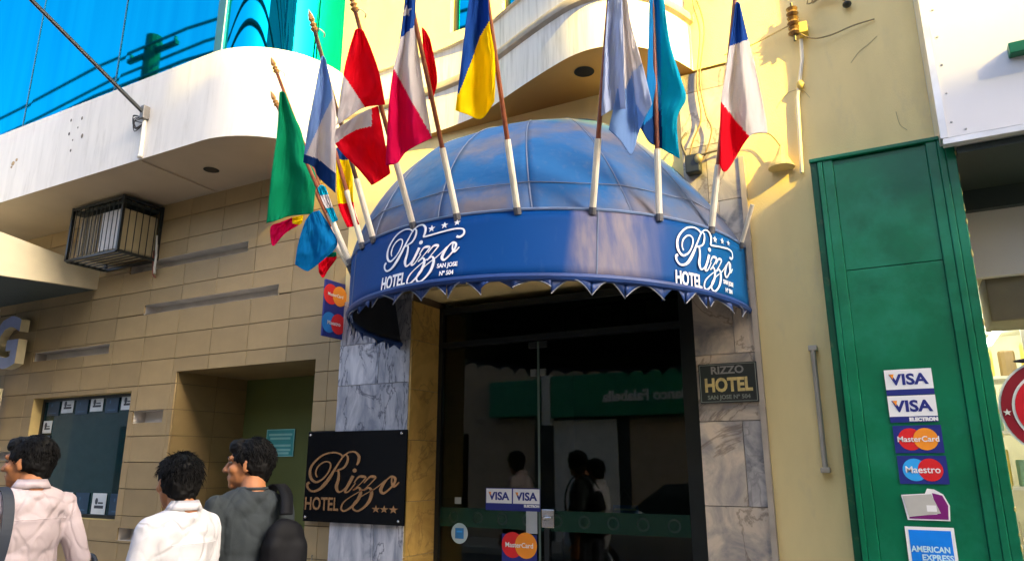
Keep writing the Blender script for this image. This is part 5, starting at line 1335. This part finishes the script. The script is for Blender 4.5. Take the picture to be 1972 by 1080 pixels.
    for k in range(int(1100+700*fluff)):
        th = rg.uniform(0, 2*math.pi); ph = rg.uniform(0, math.pi*.62)
        dx = math.sin(ph)*math.cos(th); dy = math.sin(ph)*math.sin(th); dz = math.cos(ph)
        if dx > .62 and dz < .62: continue
        if dx > .1 and dz < .12: continue
        root = Vector((-.022+dx*.098, dy*.083, .040+dz*.086)); ln = rg.uniform(.018, .040)*(.75+.35*fluff)
        fl = Vector((-.35 if dx < .3 else .5, dy*.5, -.8)); nn_ = Vector((dx, dy, dz)); fl = fl - nn_*fl.dot(nn_)
        dr = (nn_*(.12+.25*fluff*rg.random()) + fl.normalized()*.9 + Vector((rg.uniform(-1, 1), rg.uniform(-1, 1), rg.uniform(-1, 1)))*.38*fluff).normalized()
        tip = root + dr*ln + Vector((0, 0, -.006)); mid = root.lerp(tip, .5) + Vector((dx, dy, dz))*.005
        q = lambda p_: hp(p_.x, p_.y, p_.z)
        tf.tube([q(root-Vector((dx, dy, dz))*.01), q(mid), q(tip)], [.0022, .0017, .0004], 4, cap=False)
    x = tf.build('strands', M_hair, hair, smooth=True); x.data.transform(M4); x['kind'] = 'stuff'
    # --- shirt
    t = MB(); k_ = .010
    t.ell((lean*.5-.008, 0, 1.27), (.118+k_, .165*build+k_, .20)); t.ell((0, 0, 1.12), (.118+k_, .165*build+k_, .24)); t.ell((0, 0, .98), (.120+k_, .168*build+k_, .20))
    t.ell((lean*.6-.035, .07, 1.33), (.075, .10, .13)); t.ell((lean*.6-.035, -.07, 1.33), (.075, .10, .13))
    t.ell(Vector((-.030+lean*.8, 0, 1.438)), (.082, .092, .040))
    for s in (1, -1):
        t.cap(Vector((-.034+lean*.8, s*.040, 1.428)), .062, sh[s]+Vector((0, -s*.004, -.014)), .056)
        t.cap(Vector((-.045+lean*.8, s*.05, 1.39)), .075, Vector((-.02+lean*.8, s*.12*build, 1.36)), .080)
        if long_sleeve:
            t.cap(sh[s]+Vector((0, -s*.004, -.012)), .058, el[s], .053); t.cap(el[s], .052, el[s].lerp(wr[s], .92), .040)
        else:
            t.cap(sh[s]+Vector((0, -s*.002, -.010)), .058, sh[s].lerp(el[s], .72), .062)
    ph_ = rg.uniform(0, 9)
    def wrinkle(c):
        a = mnoise.noise(Vector((c.x*9+ph_, c.y*9 + c.z*4, c.z*3.2))); bq = mnoise.noise(Vector((c.x*20, c.y*20 - c.z*9, c.z*8+ph_)))
        g_ = abs(mnoise.noise(Vector((c.x*5+ph_*2, c.y*7 + c.z*6, c.z*5))))
        g2 = abs(mnoise.noise(Vector((c.x*9-ph_, c.y*13 - c.z*7, c.z*8+3))))
        return .006*a + .002*bq - .0055*max(0, .16-g_)/.16 - .0018*max(0, .12-g2)/.12
    so = finish(remesh(t, .0065, 7, .5), 'shirt', shirt_mat, o, M4, wrinkle)
    nb_ = Vector((-.026+lean*.8, 0, 1.474))
    if collar:
        v = []; f = []
        for a in range(25):
            th = 2*math.pi*a/24; gap = .014*math.cos(th)
            rx, ry = .068, .070
            v += [nb_ + Vector((rx*math.cos(th)+.006, ry*math.sin(th), -.010 - .03*max(0, math.cos(th)))), nb_ + Vector(((rx-.004)*math.cos(th)+.004, (ry-.006)*math.sin(th), .036 - .045*max(0, math.cos(th)))), nb_ + Vector(((rx+.012)*math.cos(th)+.006, (ry+.014)*math.sin(th), -.002 - .05*max(0, math.cos(th))))]
        for a in range(24):
            for k in range(2): f.append((a*3+k, (a+1)*3+k, (a+1)*3+k+1, a*3+k+1))
        c = obj('collar', [M4 @ p_ for p_ in v], f, shirt_mat, so, smooth=True); md = c.modifiers.new('t', 'SOLIDIFY'); md.thickness = .003
        # yoke seam across the back
        MB().tube([M4 @ Vector((-.155+lean*.6+.05*abs(y_/.16)**2, y_*build, 1.335)) for y_ in [-.13+.026*i for i in range(11)]], .0025, 5).build('yoke_seam', shirt_mat, so)
    else:
        v = [nb_ + Vector((.068*math.cos(2*math.pi*a/24)+.008, .070*math.sin(2*math.pi*a/24), .004 - .03*max(0, math.cos(2*math.pi*a/24)))) for a in range(25)]
        MB().tube([M4 @ p_ for p_ in v], .008, 6).build('neckband', shirt_mat, so, smooth=True)
    # --- trousers and shoes
    t = MB(); t.ell((0, 0, .93), (.118, .168, .10))
    for s in (1, -1): t.cap(hip[s]+Vector((0, 0, .02)), .098, kn[s], .074); t.cap(kn[s], .074, an[s]+Vector((0, 0, .0)), .060)
    finish(remesh(t, .011, 3, .5), 'trousers', M_trous, o, M4, lambda c: .005*mnoise.noise(c*11))
    for s in (1, -1):
        t = MB(); t.ell(an[s]+Vector((.06, 0, -.055)), (.13, .045, .034)); t.ell(an[s]+Vector((-.01, 0, -.03)), (.055, .042, .055)); 
        x = finish(remesh(t, .008, 2, .5), 'shoe', M_shoe, o, M4)
    return o, M4
M_sh1 = mat('shirt_pinkish', (.50, .42, .43), rough=.75, var=.04, scale=8, bump=.1, bscale=300)
M_sh2 = mat('shirt_white', (.58, .57, .585), rough=.75, var=.03, scale=8, bump=.1, bscale=300)
M_sh3 = mat('tee_grey', (.022, .030, .034), rough=.85, var=.12, scale=9, bump=.15, bscale=250)
def creases(m, scale, dist):
    n = m.node_tree; b = n.nodes['Principled BSDF']; L = n.links.new
    tc = n.nodes.new('ShaderNodeTexCoord'); mp = n.nodes.new('ShaderNodeMapping'); mp.inputs['Scale'].default_value = (1, 1, .55); mp.inputs['Rotation'].default_value = (.5, .3, 0); L(tc.outputs['Object'], mp.inputs[0])
    nz = n.nodes.new('ShaderNodeTexNoise'); nz.inputs['Scale'].default_value = scale; nz.inputs['Detail'].default_value = 2; nz.inputs['Distortion'].default_value = .8; L(mp.outputs[0], nz.inputs['Vector'])
    sb = n.nodes.new('ShaderNodeMath'); sb.operation = 'SUBTRACT'; sb.inputs[1].default_value = .5; L(nz.outputs[0], sb.inputs[0])
    ab = n.nodes.new('ShaderNodeMath'); ab.operation = 'ABSOLUTE'; L(sb.outputs[0], ab.inputs[0])
    mr = n.nodes.new('ShaderNodeMapRange'); mr.inputs[1].default_value = 0; mr.inputs[2].default_value = .07; mr.interpolation_type = 'SMOOTHSTEP'; L(ab.outputs[0], mr.inputs[0])
    bp = n.nodes.new('ShaderNodeBump'); bp.inputs['Strength'].default_value = .55; bp.inputs['Distance'].default_value = dist; L(mr.outputs[0], bp.inputs['Height'])
    old = b.inputs['Normal'].links[0].from_node; L(bp.outputs[0], old.inputs['Normal'])
creases(M_sh1, 5.5, .010); creases(M_sh2, 6.5, .010); creases(M_sh3, 5.0, .007)
p1_, m1_ = person('man in a pale pinkish-white shirt with a dark shoulder strap, at the far left', (-3.745, -2.175, 0), R(178), 1.715, 38, 2, M_sh1, True, True, {1: (.02, .04, .06), -1: (-.05, .08, .10)}, .55, 11, .99)
p2_, m2_ = person('man in a bright white shirt seen from behind, between the other two', (-2.79, -2.055, 0), R(180), 1.625, -8, 4, M_sh2, True, True, {1: (.0, .05, .05), -1: (.02, .03, .06)}, 1.0, 12, .88)
p3_, m3_ = person('man in a dark grey T-shirt looking left, nearest the black plaque', (-2.80, -1.67, 0), R(164), 1.705, 54, 0, M_sh3, False, False, {1: (-.02, .05, .04), -1: (.0, .05, .04)}, .6, 13, .92)
# shoulder bag of the left man
bg = thing('shoulder_bag', 'black shoulder bag on a dark strap carried by the leftmost man', 'bag', (-3.7, -2.2, .8))
M_bag = mat('bag_black', (.0035, .004, .006), spec=.2, rough=.7, var=.2)
M_strap = mat('strap_navy', (.012, .02, .035), rough=.6, var=.15)
pts = crom([(.10, .19, 1.10), (.13, .165, 1.30), (.055, .13, 1.445), (-.03, .125, 1.480), (-.105, .125, 1.425), (-.150, .135, 1.30), (-.152, .150, 1.15), (-.135, .18, .95), (-.10, .215, .82)], 6)
v = []; f = []
for i, p_ in enumerate(pts):
    v += [m1_ @ (p_ + Vector((0, -.024, 0))), m1_ @ (p_ + Vector((0, .024, 0)))]
for i in range(len(pts)-1): f.append((2*i, 2*i+1, 2*i+3, 2*i+2))
x = obj('strap', v, f, M_strap, bg); md = x.modifiers.new('t', 'SOLIDIFY'); md.thickness = .004
mb = MB().bbox(-.18, .16, .20, .30, .62, .86, .03); x = mb.build('pouch', M_bag, bg); x.data.transform(m1_)
mb = MB().bbox(-.17, .15, .295, .315, .70, .865, .008); x = mb.build('flap', M_bag, bg); x.data.transform(m1_)
hb = thing('hand_bag', 'black bag edge beside the right arm of the leftmost man', 'bag', (-3.6, -1.9, .8))
mb = MB(); mb.ell((-.06, -.33, .98), (.09, .06, .14)); x = finish(remesh(mb, .012, 2), 'pouch', M_bag, hb, m1_)
mb = MB().tube(crom([(-.10, -.33, 1.06), (-.09, -.32, 1.12), (-.05, -.32, 1.14), (-.01, -.32, 1.12), (-.01, -.33, 1.06)], 5), .012, 8); x = mb.build('strap', M_strap, hb); x.data.transform(m1_)
# backpack of the right man, hung on the right shoulder
bp = thing('backpack', 'black backpack slung on the right shoulder of the man in grey', 'backpack', (-2.6, -1.6, .95))
mb = MB(); mb.bbox(-.235, -.125, -.215, .005, .92, 1.27, .045); mb.ell((-.175, -.105, 1.27), (.052, .10, .075))
x = finish(remesh(mb, .011, 3), 'pack', M_bag, bp, m3_, lambda c: .008*mnoise.noise(c*14))
mb = MB(); mb.bbox(-.270, -.22, -.19, -.02, .95, 1.12, .022); finish(remesh(mb, .01, 2), 'front_pocket', M_bag, bp, m3_, lambda c: .005*mnoise.noise(c*18))
pts = crom([(-.18, -.10, 1.36), (-.12, -.125, 1.445), (-.03, -.13, 1.488), (.06, -.14, 1.45), (.12, -.16, 1.32), (.11, -.19, 1.15), (.0, -.23, 1.02), (-.14, -.21, .97)], 6); v = []; f = []
for p_ in pts: v += [m3_ @ (p_ + Vector((0, -.030, 0))), m3_ @ (p_ + Vector((0, .030, 0)))]
for i in range(len(pts)-1): f.append((2*i, 2*i+1, 2*i+3, 2*i+2))
x = obj('shoulder_strap', v, f, M_bag, bp, smooth=True); md = x.modifiers.new('t', 'SOLIDIFY'); md.thickness = .010
mb = MB().bbox(-.285, -.268, -.14, -.115, 1.09, 1.112, .003); x = mb.build('buckle', M_chrome, bp); x.data.transform(m3_)
mb = MB().tube([(-.235, -.218, 1.18), (-.225, -.222, 1.0)], .003, 6); x = mb.build('zip', MATS['grey_metal'], bp); x.data.transform(m3_)
